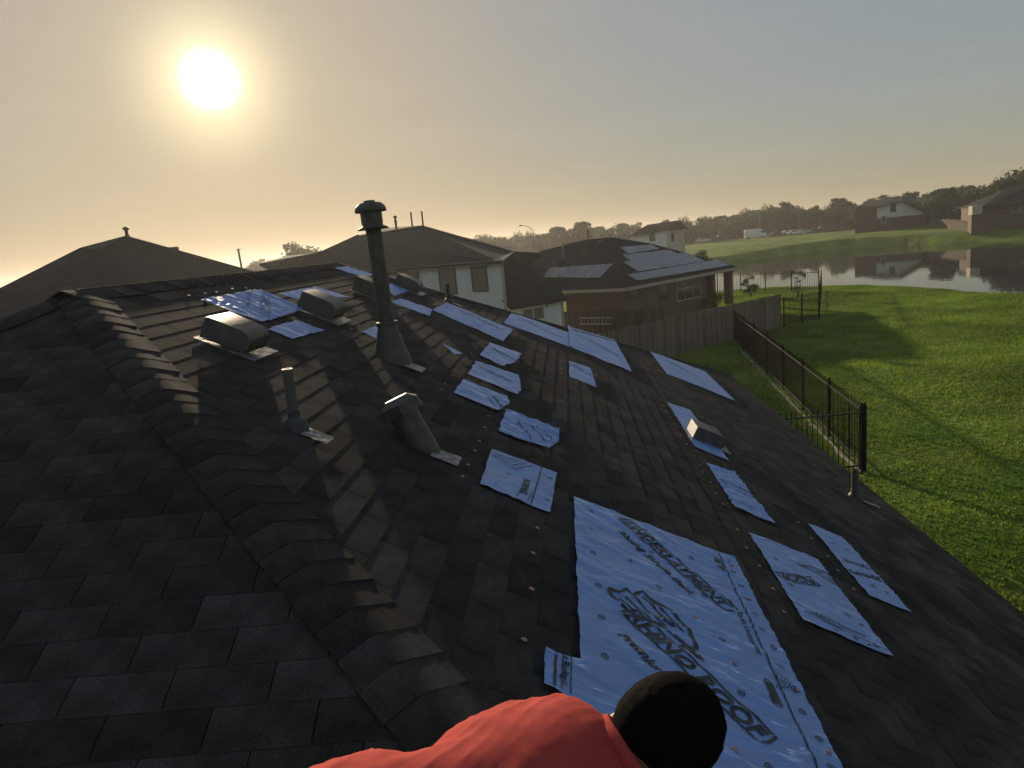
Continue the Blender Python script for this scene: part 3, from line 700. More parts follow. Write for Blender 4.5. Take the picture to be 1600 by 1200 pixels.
# leaning duct with faceted hood
hv_ = thing('hooded_vent', 'leaning fat vent duct with a faceted angular hood and pale flashing', 'roof vent', at_roof(-.95, 4.05))
axd = Vector((-.37, .04, .93)).normalized(); q3 = axd.to_track_quat('Z', 'Y').to_matrix(); fr = (q3.col[0], q3.col[1], q3.col[2])
b = MB(); b.lathe([(.096, -.10), (.096, .0), (.090, .06), (.084, .245)], 26, axd * 0.0, fr); b.build('duct', M['vent'], hv_, True)
b = MB()
tcen = axd * .275
def hexa(r, h, rot=.3): return [tcen + fr[0] * (r * math.cos(rot + k * math.pi / 3)) + fr[1] * (r * 1.12 * math.sin(rot + k * math.pi / 3)) + fr[2] * h for k in range(6)]
lo_, mi_, hi_ = hexa(.128, -.055), hexa(.122, .010), hexa(.070, .048)
b.add(lo_ + mi_ + hi_, [(k, (k + 1) % 6, 6 + (k + 1) % 6, 6 + k) for k in range(6)] + [(6 + k, 6 + (k + 1) % 6, 12 + (k + 1) % 6, 12 + k) for k in range(6)] + [tuple(12 + k for k in range(6)), tuple(5 - k for k in range(6))])
b.build('hood', M['vent'], hv_)
flash(hv_, .17, -.05, .17, .17, 15)
# square low-profile vents
def box_vent(x, y, w, l, h, label, m='vent', tint=None, fl_=True):
    t = thing('box_vent', label, 'roof vent', at_roof(x, y), 'square metal exhaust vents on the roof')
    prof = [(-l / 2, .02), (-l / 2 + .004, h * .96), (-l / 2 + .02, h), (l * .24, h * .96), (l * .37, h * .88), (l * .45, h * .68), (l * .47, h * .42)]
    b = MB(); n = len(prof)
    b.add([rl(a, -w / 2, c) for a, c in prof] + [rl(a, w / 2, c) for a, c in prof], [(i, i + n, i + n + 1, i + 1) for i in range(n - 1)])
    b.build('hood', M[m], t, True)
    b = MB()
    for sgn in (-1, 1):
        b.poly([rl(a, sgn * (w / 2 - .004), c - .003) for a, c in prof] + [rl(l * .40, sgn * (w / 2 - .004), .02)])
    b.poly([rl(l * .40, -w / 2 + .01, .02), rl(l * .40, w / 2 - .01, .02), rl(l * .43, w / 2 - .01, h * .6), rl(l * .43, -w / 2 + .01, h * .6)])
    b.build('side_panel', M['pvc'], t)
    b = MB()
    for k in range(4): b.box(rl(l * .43 + .006, 0, .035 + k * h * .15), (.012, w * .9, .008), (eX, eY, nR))
    b.build('louvre', M['ventdark'], t)
    b = MB(); b.box(rl(.02, 0, .010), (l * 1.25, w * 1.25, .006), (eX, eY, nR)); b.build('base_plate', M['galv'], t)
    return t
box_vent(-2.27, 4.60, .32, .34, .165, 'nearest box vent with a rounded sunlit hood, on the left under the sun')
box_vent(-2.31, 6.46, .33, .36, .18, 'second box vent, in front of the sheet left of the tall flue')
box_vent(-2.38, 8.40, .33, .36, .19, 'third box vent, half hidden behind the tall flue')
box_vent(-2.28, 10.05, .33, .36, .18, 'farthest box vent at the far hip, right of the tall flue')
box_vent(1.32, 7.42, .36, .36, .15, 'low square vent straddling a narrow sheet on the right part of the roof')

# ---------------------------------------------------------------- the worker
def remesh(bb, voxel, smooth=8):
    me = bb.mesh('tmp'); o = bpy.data.objects.new('tmp', me); COL.objects.link(o)
    md = o.modifiers.new('r', 'REMESH'); md.mode = 'VOXEL'; md.voxel_size = voxel
    if smooth:
        sm = o.modifiers.new('s', 'SMOOTH'); sm.iterations = smooth; sm.factor = .5
    dg = bpy.context.evaluated_depsgraph_get(); out = bpy.data.meshes.new_from_object(o.evaluated_get(dg))
    bpy.data.objects.remove(o); bpy.data.meshes.remove(me); shade(out, 180); return out
def ell(bb, c, r, ax=None, n=20):
    x, y, z = (Vector(a) for a in (ax or ((1, 0, 0), (0, 1, 0), (0, 0, 1)))); c = Vector(c); vv = []; ff = []
    for i in range(n + 1):
        ph = math.pi * i / n - math.pi / 2
        for k in range(n):
            t = 2 * math.pi * k / n
            vv.append(c + x * (r[0] * math.cos(ph) * math.cos(t)) + y * (r[1] * math.cos(ph) * math.sin(t)) + z * (r[2] * math.sin(ph)))
    for i in range(n):
        for k in range(n): ff.append((i * n + k, i * n + (k + 1) % n, (i + 1) * n + (k + 1) % n, (i + 1) * n + k))
    bb.add(vv, ff)
def limb(bb, pts, n=16):
    """tapered chain: points with radii, balls at the joints"""
    for i, (p, r) in enumerate(pts):
        ell(bb, p, (r, r, r), n=12)
        if i:
            p0, r0 = pts[i - 1]; bb.tube(p0, p, r0, n, r)
# bent over at the waist: pelvis to the left of the picture, head to the right, feet on the hip-end plane
PEL, MID, CH, NK = Vector((-.60, .68, 4.87)), Vector((-.36, .76, 5.008)), Vector((-.13, .835, 5.03)), Vector((.018, .868, 5.062))
HC = Vector((.086, .892, 5.100))
aT = (CH - PEL).normalized(); wT = Vector((-.28, .96, 0)).normalized(); wT = (wT - aT * wT.dot(aT)).normalized(); uT = aT.cross(wT).normalized()
if uT.z < 0: uT = -uT
TF = (aT, wT, uT)
SHf, SHn = Vector((-.05, .995, 4.945)), Vector((.045, .675, 4.975))
foot1 = Vector((-.66, .86, zL(-.66, .86) + .05)); foot2 = Vector((-.58, .44, zL(-.58, .44) + .05))
kn1, kn2 = Vector((-.55, .85, 4.38)), Vector((-.47, .47, 4.33))
hp1, hp2 = PEL + wT * .09 - uT * .02, PEL - wT * .09 - uT * .02
person = thing('person', 'worker in a coral red t-shirt with short black hair bending over the roof', 'person', (-.62, .65, zL(-.62, .65)))
def pw(name, me, m):
    o = link(name, me, m, person); o.location = -Vector(person.location); return o
bb = MB()
ell(bb, PEL, (.13, .165, .115), TF); ell(bb, MID, (.16, .145, .095), TF); ell(bb, CH - uT * .015, (.17, .165, .110), TF)
limb(bb, [(PEL, .12), (MID, .10), (CH, .11), (NK, .060), (HC - Vector((.03, .01, .012)), .056)])
limb(bb, [(CH + aT * .03, .085), (SHf, .066)]); limb(bb, [(CH + aT * .03, .085), (SHn, .066)])
hands = []
for sh, sd in ((SHf, 1), (SHn, -1)):
    el = sh + Vector((.06, .05 * sd, -.275)); wr = el + Vector((.13, -.05 * sd, -.205))
    limb(bb, [(sh, .062), (sh.lerp(el, .5), .050), (el, .041), (el.lerp(wr, .35), .041), (wr, .027)])
    dirh = (wr - el).normalized(); sdv = Vector((0, 1, 0)); nrm_ = dirh.cross(sdv).normalized()
    pc = wr + dirh * .048; ell(bb, pc, (.048, .039, .017), (dirh, sdv, nrm_), 14)
    for q_, (off, ln) in enumerate(((-.030, .066), (-.010, .076), (.010, .072), (.029, .056))):
        k0 = wr + dirh * .082 + sdv * off; k1 = k0 + dirh * ln * .5 + nrm_ * .010; k2 = k1 + dirh * ln * .38 + nrm_ * .022
        limb(bb, [(wr + dirh * .05 + sdv * off * .8, .0105), (k0, .0098), (k1, .0088), (k2, .0075)], 10)
    t0 = wr + dirh * .02 - sdv * .03 * sd; t1 = t0 + dirh * .04 - sdv * .024 * sd + nrm_ * .012; t2 = t1 + dirh * .030 + nrm_ * .012
    limb(bb, [(wr + dirh * .02 - sdv * .012 * sd, .014), (t0, .0125), (t1, .0105), (t2, .0085)], 10)
for h_, k_, f_ in ((hp1, kn1, foot1), (hp2, kn2, foot2)):
    an = f_ + Vector((0, 0, .05)); limb(bb, [(h_, .088), (h_.lerp(k_, .5), .075), (k_, .054), (k_.lerp(an, .35), .055), (an, .036)])
    limb(bb, [(an, .036), (f_ + Vector((.04, 0, .01)), .036), (f_ + Vector((.15, 0, .03)), .030)])
# head: long axis along the neck, face turned down toward the roof
hU = (HC - NK).normalized(); hU = Vector((.80, .28, .30)).normalized(); hW = Vector((-.30, .95, 0)).normalized(); hW = (hW - hU * hW.dot(hU)).normalized(); hF = hU.cross(hW).normalized()
if hF.z > 0: hF = -hF
HF = (hU, hW, hF)
HS = .86
def hd(u, w, f_): return HC + hU * (u * HS) + hW * (w * HS) + hF * (f_ * HS)
ell(bb, hd(.012, 0, -.008), (.075, .060, .074), HF); ell(bb, hd(-.045, 0, .045), (.062, .055, .055), HF); ell(bb, hd(-.075, 0, .070), (.030, .032, .028), HF)
ell(bb, hd(-.020, 0, .098), (.026, .013, .020), HF, 12); ell(bb, hd(.012, 0, .080), (.014, .050, .016), HF, 12)
for s_ in (-1, 1):
    ell(bb, hd(-.050, s_ * .080, .0 if s_ > 0 else .03), (.036, .016, .023), HF, 12)
body_me = remesh(bb, .0052, 5)
pw('body', body_me, M['skin'])
ey = MB()
for s_ in (-1, 1): ell(ey, hd(.0, s_ * .030, .078), (.011, .012, .010), HF, 10)
ey_ = ey.mesh('eye'); pw('eyes', ey_, M['whitetrim'])
mo = MB(); ell(mo, hd(-.058, 0, .096), (.006, .022, .006), HF, 10); pw('mouth', mo.mesh('mouth'), mat('lips', (.22, .08, .07), .5))
# hair: cap of short hair over the back and top, plus single hairs for the rim
hb = MB(); ell(hb, hd(.016, 0, -.014), (.0830, .0650, .0770), HF, 40)
ell(hb, hd(-.058, 0, -.010), (.042, .048, .046), HF, 24)
hm_ = bmesh.new(); tmpm = hb.mesh('t'); hm_.from_mesh(tmpm)
dele = []
for v in hm_.verts:
    l = v.co - HC; u, w, f_ = l.dot(hU), l.dot(hW), l.dot(hF)
    if f_ > .045 + .25 * u or (u < -.088 + .9 * max(0, f_ + .035)) : dele.append(v)
bmesh.ops.delete(hm_, geom=dele, context='VERTS')
for v in hm_.verts: v.co += v.normal * .0018 * noise.noise(v.co * 90)
hair_me = bpy.data.meshes.new('hair'); hm_.to_mesh(hair_me); hm_.free(); shade(hair_me, 180)
ho_ = pw('hair', hair_me, M['hair'])
sb = MB()
polys = [p for p in hair_me.polygons]; wts = [p.area for p in polys]
for p in rng.choices(polys, wts, k=15000):
    c = sum((hair_me.vertices[i].co * w_ for i, w_ in zip(p.vertices, (lambda r: [x / sum(r) for x in r])([rng.random() for _ in p.vertices]))), Vector())
    n_ = (p.normal + Vector((rng.uniform(-.6, .6), rng.uniform(-.6, .6), rng.uniform(-.6, .6))) + hF * .25 - hU * .2).normalized()
    t = n_.cross(Vector((rng.random(), rng.random(), rng.random()))).normalized() * .0006
    sb.poly([c - t, c + t, c + n_ * rng.uniform(.004, .0095)])
so_ = sb.build('hair_strand', M['hair'], person); so_.location = -Vector(person.location); so_['kind'] = 'stuff'
# T-shirt, trousers, boots
st = MB()
ell(st, PEL + aT * .03, (.15, .18, .128), TF); ell(st, MID, (.19, .175, .120), TF); ell(st, CH - uT * .008, (.185, .185, .126), TF); ell(st, CH + aT * .090 + uT * .022, (.095, .125, .088), TF)
limb(st, [(PEL, .128), (MID, .112), (CH, .122), (NK + aT * .008, .072)])
for sh, sd in ((SHf, 1), (SHn, -1)):
    el = sh + Vector((.06, .05 * sd, -.275)); limb(st, [(CH + aT * .02, .10), (sh, .083), (sh.lerp(el, .62), .074)])
shirt_me = remesh(st, .007, 28)
cutb = bmesh.new(); cutb.from_mesh(shirt_me)
for pco, pno in ((PEL - aT * .10, -aT), (NK + aT * .034 + uT * .008, (aT - uT * .12).normalized())):
    bmesh.ops.bisect_plane(cutb, geom=cutb.verts[:] + cutb.edges[:] + cutb.faces[:], plane_co=pco, plane_no=pno, clear_outer=True)
for sh, sd in ((SHf, 1), (SHn, -1)):
    el = sh + Vector((.06, .05 * sd, -.275)); ctr = sh.lerp(el, .66); dn = (el - sh).normalized()
    dl = [v for v in cutb.verts if (v.co - ctr).dot(dn) > 0 and (v.co - sh).cross(dn).length < .13]
    bmesh.ops.delete(cutb, geom=dl, context='VERTS')
cutb.normal_update()
for v in cutb.verts:
    l = v.co - MID; a, w, u = l.dot(aT), l.dot(wT), l.dot(uT)
    s1 = noise.noise((a * 5.0 + w * 2.2, (w - .55 * a) * 24.0, 3.1)); s2 = noise.noise((a * 9 - w * 3, (w * .6 + a * .7) * 34.0, 7.7))
    fold_ = (1 - abs(s1)) ** 5 * .0042 + (1 - abs(s2)) ** 6 * .0026
    edge = .35 + .65 * min(1, max(0, (w + .02) / .14)) + .4 * max(0, -a) * 2
    v.co += v.normal * (fold_ * edge + .003 * noise.noise(v.co * 9) - .003)
cutb.to_mesh(shirt_me); cutb.free(); shade(shirt_me, 180)
sh_o = pw('t_shirt', shirt_me, M['shirt']); md = sh_o.modifiers.new('thick', 'SOLIDIFY'); md.thickness = .003; md.offset = -1
cl = MB(); cc = NK + aT * .034 + uT * .008; nv = 36; vv = []
for k in range(nv):
    t = 2 * math.pi * k / nv; o_ = wT * math.cos(t) + uT * math.sin(t)
    for r_, al in ((.0685, -.016), (.0725, -.012), (.0715, .002), (.0690, .005), (.0665, .002)): vv.append(cc + o_ * r_ + aT * (al - .012 * math.sin(t)))
cl.add(vv, [(5 * k + i, 5 * k + i + 1, 5 * ((k + 1) % nv) + i + 1, 5 * ((k + 1) % nv) + i) for k in range(nv) for i in range(4)])
cme = cl.mesh('collar'); shade(cme, 180); pw('collar', cme, M['shirt'])
tr = MB(); ell(tr, PEL - aT * .03, (.14, .175, .125), TF)
for h_, k_, f_ in ((hp1, kn1, foot1), (hp2, kn2, foot2)):
    an = f_ + Vector((0, 0, .06)); limb(tr, [(h_, .104), (h_.lerp(k_, .5), .090), (k_, .070), (k_.lerp(an, .4), .068), (an, .060)])
tr_me = remesh(tr, .009, 6); pw('trousers', tr_me, M['denim'])
for f_ in (foot1, foot2):
    bt = MB(); limb(bt, [(f_ + Vector((-.03, 0, .06)), .05), (f_ + Vector((-.03, 0, 0)), .045), (f_ + Vector((.06, 0, -.005)), .045), (f_ + Vector((.17, 0, -.0)), .038)])
    pw('work_boot', remesh(bt, .008, 4), M['boot'])

# ---------------------------------------------------------------- neighbouring houses
def wpt(thing_, p): return Vector(p) - Vector(thing_.location)
class HB:
    """builds parts of a house in world coordinates under its Empty"""
    def __init__(s, t): s.t = t; s.o = Vector(t.location)
    def part(s, name, mb, m, parent=None, label=None, uv=False, smooth=False):
        o = mb.build(name, m)
        if parent is not None and parent is not s.t: o.parent = parent; o.location = -Vector(parent['org'])
        else: o.parent = s.t; o.location = -s.o
        if uv: wall_uv(o)
        if smooth: shade(o.data)
        if label: o['label'] = label
        return o
    def window(s, p0, e, w, h, nrm, m_frame='whitetrim', m_glass='glass', mull=0, cross=0):
        """p0 lower corner, e along wall, nrm outward"""
        p0 = Vector(p0); e = Vector(e).normalized(); n = Vector(nrm).normalized(); z = Vector((0, 0, 1)); f = .07
        b = MB()
        for a, c, l, hh in ((0, 0, w, f), (0, h - f, w, f)): b.box(p0 + e * (a + l / 2) + z * (c + hh / 2) + n * .05, (l, .09, hh), (e, n, z))
        for a in (0, w - f): b.box(p0 + e * (a + f / 2) + z * (h / 2) + n * .05, (f, .088, h - 2 * f), (e, n, z))
        for k in range(mull): b.box(p0 + e * (w * (k + 1) / (mull + 1)) + z * (h / 2) + n * .05, (f * .8, .06, h - 2 * f), (e, n, z))
        for k in range(cross): b.box(p0 + e * (w / 2) + z * (h * (k + 1) / (cross + 1)) + n * .05, (w - 2 * f, .05, .05), (e, n, z))
        fr_ = s.part('window', b, M[m_frame]); fr_.data.materials
        g = MB(); g.box(p0 + e * (w / 2) + z * (h / 2) + n * .042, (w - f, .02, h - f), (e, n, z)); o = g.build('pane', M[m_glass], fr_); o.location = Vector((0, 0, 0))
        return fr_
def slab(b, pts, th=.14):
    """roof plane with thickness"""
    pts = [Vector(p) for p in pts]; n = len(pts); lo = [p - Vector((0, 0, th)) for p in pts]
    b.add(pts + lo, [tuple(range(n)), tuple(range(2 * n - 1, n - 1, -1))] + [(i, n + i, n + (i + 1) % n, (i + 1) % n) for i in range(n)])
def pipe_part(h, x, y, z0, z1, r, cap=False, lean=0):
    b = MB(); b.tube((x, y, z0), (x + lean, y, z1), r, 10)
    if cap:
        b.lathe([(r * 1.1, z1 - .35), (r * 1.9, z1 - .34), (r * 1.3, z1 - .28)], 12, (x, y, 0)); b.lathe([(r * 2.0, z1 - .08), (r * 1.8, z1), (r * .5, z1 + .04)], 12, (x, y, 0))
    return h.part('vent_pipe', b, M['pvc'])
def P_(az, el, d): return Vector((math.sin(rad(az)) * d, math.cos(rad(az)) * d, 5.8 + d * math.tan(rad(el))))

def ray_pt(px, py, d):
    v = _r * ((px - 800) / 1110) - _u * ((py - 600) / 1110) + _f
    return Vector((0, 0, 5.8)) + v * (d / math.hypot(v.x, v.y))

# house A: dark hip roof on the left, against the sun
hA = thing('dark_roof_house', 'house on the left whose dark peaked roof stands against the sunset', 'house', (-17, 26, 0)); A = HB(hA)
ap = ray_pt(197, 368, 31); lr = ray_pt(165, 385, 29.5); ll = ray_pt(125, 387, 29.5); le = ray_pt(-60, 480, 27); re = ray_pt(420, 430, 37); re2 = ray_pt(470, 452, 34)
nb_ = ray_pt(60, 560, 21); nb2 = ray_pt(300, 520, 24.5)
b = MB(); slab(b, [ll, le, nb_, nb2, re2, re, ap, lr])
bk = [p + Vector((-5, 9, 0)) for p in (le, re)]; slab(b, [ap, re, bk[1]]); slab(b, [ll, lr, ap, bk[1], bk[0], le])
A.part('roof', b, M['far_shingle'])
b = MB(); b.poly([(p.x, p.y, 2.5) for p in (le, nb_, nb2, re2)][::-1])
cs_ = [(p.x * 1.02, p.y * 1.02) for p in (le, nb_, nb2, re2, bk[1], bk[0])]
for i in range(len(cs_)):
    a0, a1 = cs_[i], cs_[(i + 1) % len(cs_)]; b.poly([(a0[0], a0[1], 0), (a1[0], a1[1], 0), (a1[0], a1[1], 2.6), (a0[0], a0[1], 2.6)])
A.part('wall', b, M['brick'], uv=True)
pt = ray_pt(199, 371, 31); pipe_part(A, pt.x, pt.y, pt.z - .3, pt.z + .36, .06, True)
pt = ray_pt(161, 384, 29.6); pipe_part(A, pt.x, pt.y, pt.z - .2, pt.z + .12, .05)
pt = ray_pt(271, 389, 33); b = MB(); b.box(pt, (.3, .3, .16)); A.part('box_vent', b, M['pvc'])
pt = ray_pt(147, 386, 29.4); b = MB(); b.box(pt, (.35, .3, .12)); A.part('box_vent', b, M['pvc'])

# house B: white sided two-storey house in the middle
hB = thing('white_siding_house', 'two storey white sided house with tall windows and a long sloping side roof', 'house', (-8, 40, 0)); B = HB(hB)
K = Vector((-3.28, 36.37, 0)); a_ = Vector((-.866, .5, 0)); b_ = Vector((.5, .866, 0)); nF = Vector((-.5, -.866, 0)); nS = Vector((.866, -.5, 0))
W1, DP = 15.0, 3.5
Q = Vector((-.44, 39.17, 0)); dQ = (Q - K).normalized(); nQ = Vector((dQ.y, -dQ.x, 0))
ZE2 = 5.08
b = MB()
b.poly([K + a_ * W1, K, K + Vector((0, 0, ZE2)), K + a_ * W1 + Vector((0, 0, ZE2))]); b.poly([K + a_ * 5 + b_ * DP, K + a_ * W1 + b_ * DP, K + a_ * W1 + b_ * DP + Vector((0, 0, ZE2)), K + a_ * 5 + b_ * DP + Vector((0, 0, ZE2))])
b.poly([K + a_ * W1 + b_ * DP, K + a_ * W1, K + a_ * W1 + Vector((0, 0, ZE2)), K + a_ * W1 + b_ * DP + Vector((0, 0, ZE2))])
b.poly([K, Q, Q + Vector((0, 0, 2.6)), K + Vector((0, 0, 2.6))]); b.poly([Q, Q - nQ * 9, Q - nQ * 9 + Vector((0, 0, 2.6)), Q + Vector((0, 0, 2.6))])
B.part('wall', b, M['white_siding'])
def siding(H_, p0, e, n, L_, z0, z1, m='white_siding', ex=.19):
    z = z0; e = Vector(e).normalized(); n = Vector(n).normalized()
    bb = MB(); bb.add([e * 0 + n * .010 + Vector((0, 0, ex)), e * L_ + n * .010 + Vector((0, 0, ex)), e * L_ + n * .034, e * 0 + n * .034, e * 0 + n * .001, e * L_ + n * .001], [(0, 3, 2, 1), (3, 4, 5, 2)])
    me = bb.mesh('siding_board'); me.materials.append(M[m])
    while z < z1 - .05:
        o = link('siding_board', me, None, H_.t); o.location = Vector((p0[0], p0[1], z)) - H_.o; z += ex
siding(B, K, a_, nF, W1, 2.3, ZE2)
siding(B, K, dQ, nQ, (Q - K).length, .2, 2.55)
b = MB()
for p, z0, z1, n in ((K, 0, ZE2, nF + nQ), (Q, 0, 2.6, nQ)): b.box(p + Vector((0, 0, (z0 + z1) / 2)) + n * .03, (.14, .14, z1 - z0))
b.bar(K + nF * .3 + Vector((0, 0, ZE2 - .08)), K + a_ * W1 + nF * .3 + Vector((0, 0, ZE2 - .08)), .04, .2); b.bar(K + nQ * .3 + Vector((0, 0, 2.6)), Q + nQ * .3 + Vector((0, 0, 2.6)), .04, .18)
B.part('trim', b, M['trim'])
def on_face(px, py, p0, n):
    v = _r * ((px - 800) / 1110) - _u * ((py - 600) / 1110) + _f; t = (Vector(p0) - cam0).dot(n) / v.dot(n); return cam0 + v * t
for x0, x1, yt, yb in ((632, 657, 421, 446), (690, 716, 415, 461), (740, 764.5, 408, 456)):
    lo_l, lo_r = on_face(x0, yb, K, nF), on_face(x1, yb, K, nF); top = on_face(x0, yt, K, nF)
    hh = top.z - lo_l.z; w_ = (lo_r - lo_l).length
    B.window((lo_r.x, lo_r.y, lo_l.z), a_, w_, hh, nF, 'dktrim', 'screen', 0, 0)
lo_l, lo_r, top = on_face(815, 499, K, nQ), on_face(850, 499, K, nQ), on_face(815, 476, K, nQ)
B.window((lo_l.x, lo_l.y, lo_r.z), dQ, (lo_r - lo_l).length, top.z - lo_l.z, nQ, 'whitetrim', 'screen', 1, 0)
b = MB(); pt = on_face(853, 475.5, K, nQ); b.box(pt + nQ * .08, (.14, .14, .2)); B.part('wall_lamp', b, M['dktrim'])
# roofs
ov = .35
E0 = K + nF * ov + nS * ov + Vector((0, 0, ZE2)); E1 = K + a_ * W1 + nF * ov + Vector((0, 0, ZE2))
RT = ray_pt(660, 352, 45.5); RL = ray_pt(606, 356, 49); TT = ray_pt(804, 393, 42.5); EL = ray_pt(555, 369, 46)
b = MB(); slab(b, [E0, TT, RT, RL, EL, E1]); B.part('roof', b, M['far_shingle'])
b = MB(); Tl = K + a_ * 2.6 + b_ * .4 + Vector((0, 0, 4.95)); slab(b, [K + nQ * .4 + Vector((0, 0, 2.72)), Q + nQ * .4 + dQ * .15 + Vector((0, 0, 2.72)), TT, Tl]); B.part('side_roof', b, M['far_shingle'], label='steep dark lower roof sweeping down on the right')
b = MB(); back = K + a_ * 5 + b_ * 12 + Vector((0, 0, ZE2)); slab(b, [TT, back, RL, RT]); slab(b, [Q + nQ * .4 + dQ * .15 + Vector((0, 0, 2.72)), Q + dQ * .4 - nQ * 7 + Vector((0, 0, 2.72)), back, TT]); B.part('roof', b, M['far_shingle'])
WL = [ray_pt(498, 394, 44), ray_pt(448, 400, 47), ray_pt(405, 412, 47), ray_pt(470, 440, 40), ray_pt(620, 425, 39.5), ray_pt(560, 366, 45)]
b = MB(); slab(b, WL); B.part('wing_roof', b, M['far_shingle'])
b = MB(); c4 = [WL[3], WL[4], WL[4] + Vector((-2, 7, 0)), WL[3] + Vector((-2, 7, 0))]
for i in range(4): b.poly([(c4[i].x, c4[i].y + .3, 0), (c4[(i + 1) % 4].x, c4[(i + 1) % 4].y + .3, 0), (c4[(i + 1) % 4].x, c4[(i + 1) % 4].y + .3, c4[(i + 1) % 4].z - .2), (c4[i].x, c4[i].y + .3, c4[i].z - .2)])
B.part('wing_wall', b, M['white_siding'])
for px, py, hgt, cap in ((619, 354, .62, True), (644, 352, .80, False), (661, 352, .86, False)):
    pt = ray_pt(px, py, 45.6); pipe_part(B, pt.x, pt.y, pt.z - .3, pt.z + hgt, .07 if cap else .055, cap)

# house C: brick house with solar panels
hC = thing('solar_roof_house', 'brick house whose dark hip roof carries two arrays of solar panels', 'house', (6, 50, 0)); Cc = HB(hC)
C0_, C1_, C2_ = Vector((-.47, 45.25, 0)), Vector((3.34, 42.84, 0)), Vector((12.67, 54.81, 0))
e1 = (C0_ - C1_).normalized(); e2 = (C2_ - C1_).normalized(); n1 = Vector((e1.y, -e1.x, 0)); n1 = n1 if n1.y < 0 else -n1; n2 = Vector((e2.y, -e2.x, 0)); n2 = n2 if n2.x > 0 else -n2
z27 = Vector((0, 0, 2.7)); wo = .45
c0, c1, c2 = C0_ - n1 * wo, C1_ - n1 * wo - n2 * wo, C2_ - n2 * wo - e2 * 4.2
bk1 = c2 + e1 * 9; bk0 = c0 - e1 * 0 + e2 * 10
b = MB()
loop = [c0, c1, c2, bk1, bk0]
for i in range(5):
    p, q_ = loop[i], loop[(i + 1) % 5]; b.poly([p, q_, q_ + Vector((0, 0, 2.6)), p + Vector((0, 0, 2.6))])
Cc.part('wall', b, M['brick'], uv=True)
b = MB(); b.bar(C0_ + Vector((0, 0, 2.6)), C1_ + Vector((0, 0, 2.6)), .04, .2); b.bar(C1_ + Vector((0, 0, 2.6)), C2_ + Vector((0, 0, 2.6)), .04, .2); Cc.part('fascia', b, M['trim'])
pk = ray_pt(958, 371, 50.5); pl_ = ray_pt(918, 373, 52); lcorner = ray_pt(806, 409, 49); pkr = ray_pt(1010, 382, 56)
def plane_pt(px, py, p, n, lift=.12):
    v = _r * ((px - 800) / 1110) - _u * ((py - 600) / 1110) + _f; t = (Vector(p) + n * lift - cam0).dot(n) / v.dot(n); return cam0 + v * t
nA1 = (C1_ - C0_).cross(pk - (C1_ + z27)).normalized(); nA1 = nA1 if nA1.z > 0 else -nA1
nA2 = (C2_ - C1_).cross(pk - (C1_ + z27)).normalized(); nA2 = nA2 if nA2.z > 0 else -nA2
pl_ = plane_pt(918, 374, C1_ + z27, nA1, 0); lcorner = plane_pt(820, 432, C1_ + z27, nA1, 0); lc2 = plane_pt(838, 394, C1_ + z27, nA1, 0); pkr = plane_pt(1016, 380, C1_ + z27, nA2, 0)
b = MB(); slab(b, [C0_ + z27, C1_ + z27, pk, pl_, lc2, lcorner]); slab(b, [C1_ + z27, C2_ + z27, pkr, pk]); slab(b, [C2_ + z27, bk1 + Vector((0, 0, 2.7)), pkr]); slab(b, [lcorner, lc2, pl_, pk, pkr, bk1 + Vector((0, 0, 2.7)), bk0 + Vector((0, 0, 2.7))])
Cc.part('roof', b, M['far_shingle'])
# patio post and window openings
for p in (C2_ - n2 * .6 - e2 * .4, C2_ - n2 * .6 - e2 * 3.2):
    b = MB(); b.box(p + Vector((0, 0, 1.28)), (.5, .5, 2.56), (e2, n2, Vector((0, 0, 1)))); Cc.part('patio_post', b, M['brick'], uv=True)
def cwin(x0, x1, yt, yb, p, n, e, **k):
    A0, A1, T0 = on_face(x0, yb, p, n), on_face(x1, yb, p, n), on_face(x0, yt, p, n); Cc.window((A0.x, A0.y, A0.z), (A1 - A0) * Vector((1, 1, 0)), ((A1 - A0) * Vector((1, 1, 0))).length, T0.z - A0.z, n, **k)
cwin(983, 997, 452, 472, c1, n2, e2, m_frame='dktrim'); cwin(1030, 1043, 443, 471, c1, n2, e2, m_frame='dktrim', mull=0); cwin(1057, 1094, 434, 472, c1, n2, e2, mull=2, m_frame='trim', cross=1)
# solar panels: quads on the roof planes, each panel a part with frame
def panel(q4):
    q4 = [Vector(p) for p in q4]; c = sum(q4, Vector()) / 4; n = (q4[1] - q4[0]).cross(q4[3] - q4[0]).normalized(); n = n if n.z > 0 else -n
    b = MB(); lo = [p - n * .04 for p in q4]; b.add(q4 + lo, [(0, 1, 2, 3), (7, 6, 5, 4)] + [(i, 4 + i, 4 + (i + 1) % 4, (i + 1) % 4) for i in range(4)])
    o = Cc.part('solar_panel', b, M['solarframe']); g = MB(); g.poly([c + (p - c) * .95 + n * .004 for p in q4]); k = g.build('cell_sheet', M['solar'], o); k.location = (0, 0, 0)
def grid(quad_px, p, n, nu, nv):
    tl, tr_, br, bl = (plane_pt(*q_, p, n) for q_ in quad_px)
    for i in range(nu):
        for j in range(nv):
            f2 = lambda u, v_: (tl.lerp(tr_, u)).lerp(bl.lerp(br, u), v_)
            m_ = .012
            panel([f2((i + m_) / nu, (j + m_) / nv), f2((i + 1 - m_) / nu, (j + m_) / nv), f2((i + 1 - m_) / nu, (j + 1 - m_) / nv), f2((i + m_) / nu, (j + 1 - m_) / nv)])
grid([(858, 419), (957, 412), (937, 434), (849, 433)], C1_ + z27, nA1, 5, 1)
grid([(969, 386), (1018, 382), (1030, 389), (982, 396)], C1_ + z27, nA2, 3, 1)
grid([(973, 398), (1047, 390), (1062, 398), (986, 408)], C1_ + z27, nA2, 4, 1)
grid([(974, 409), (1073, 394), (1102, 408), (998, 424)], C1_ + z27, nA2, 5, 1)
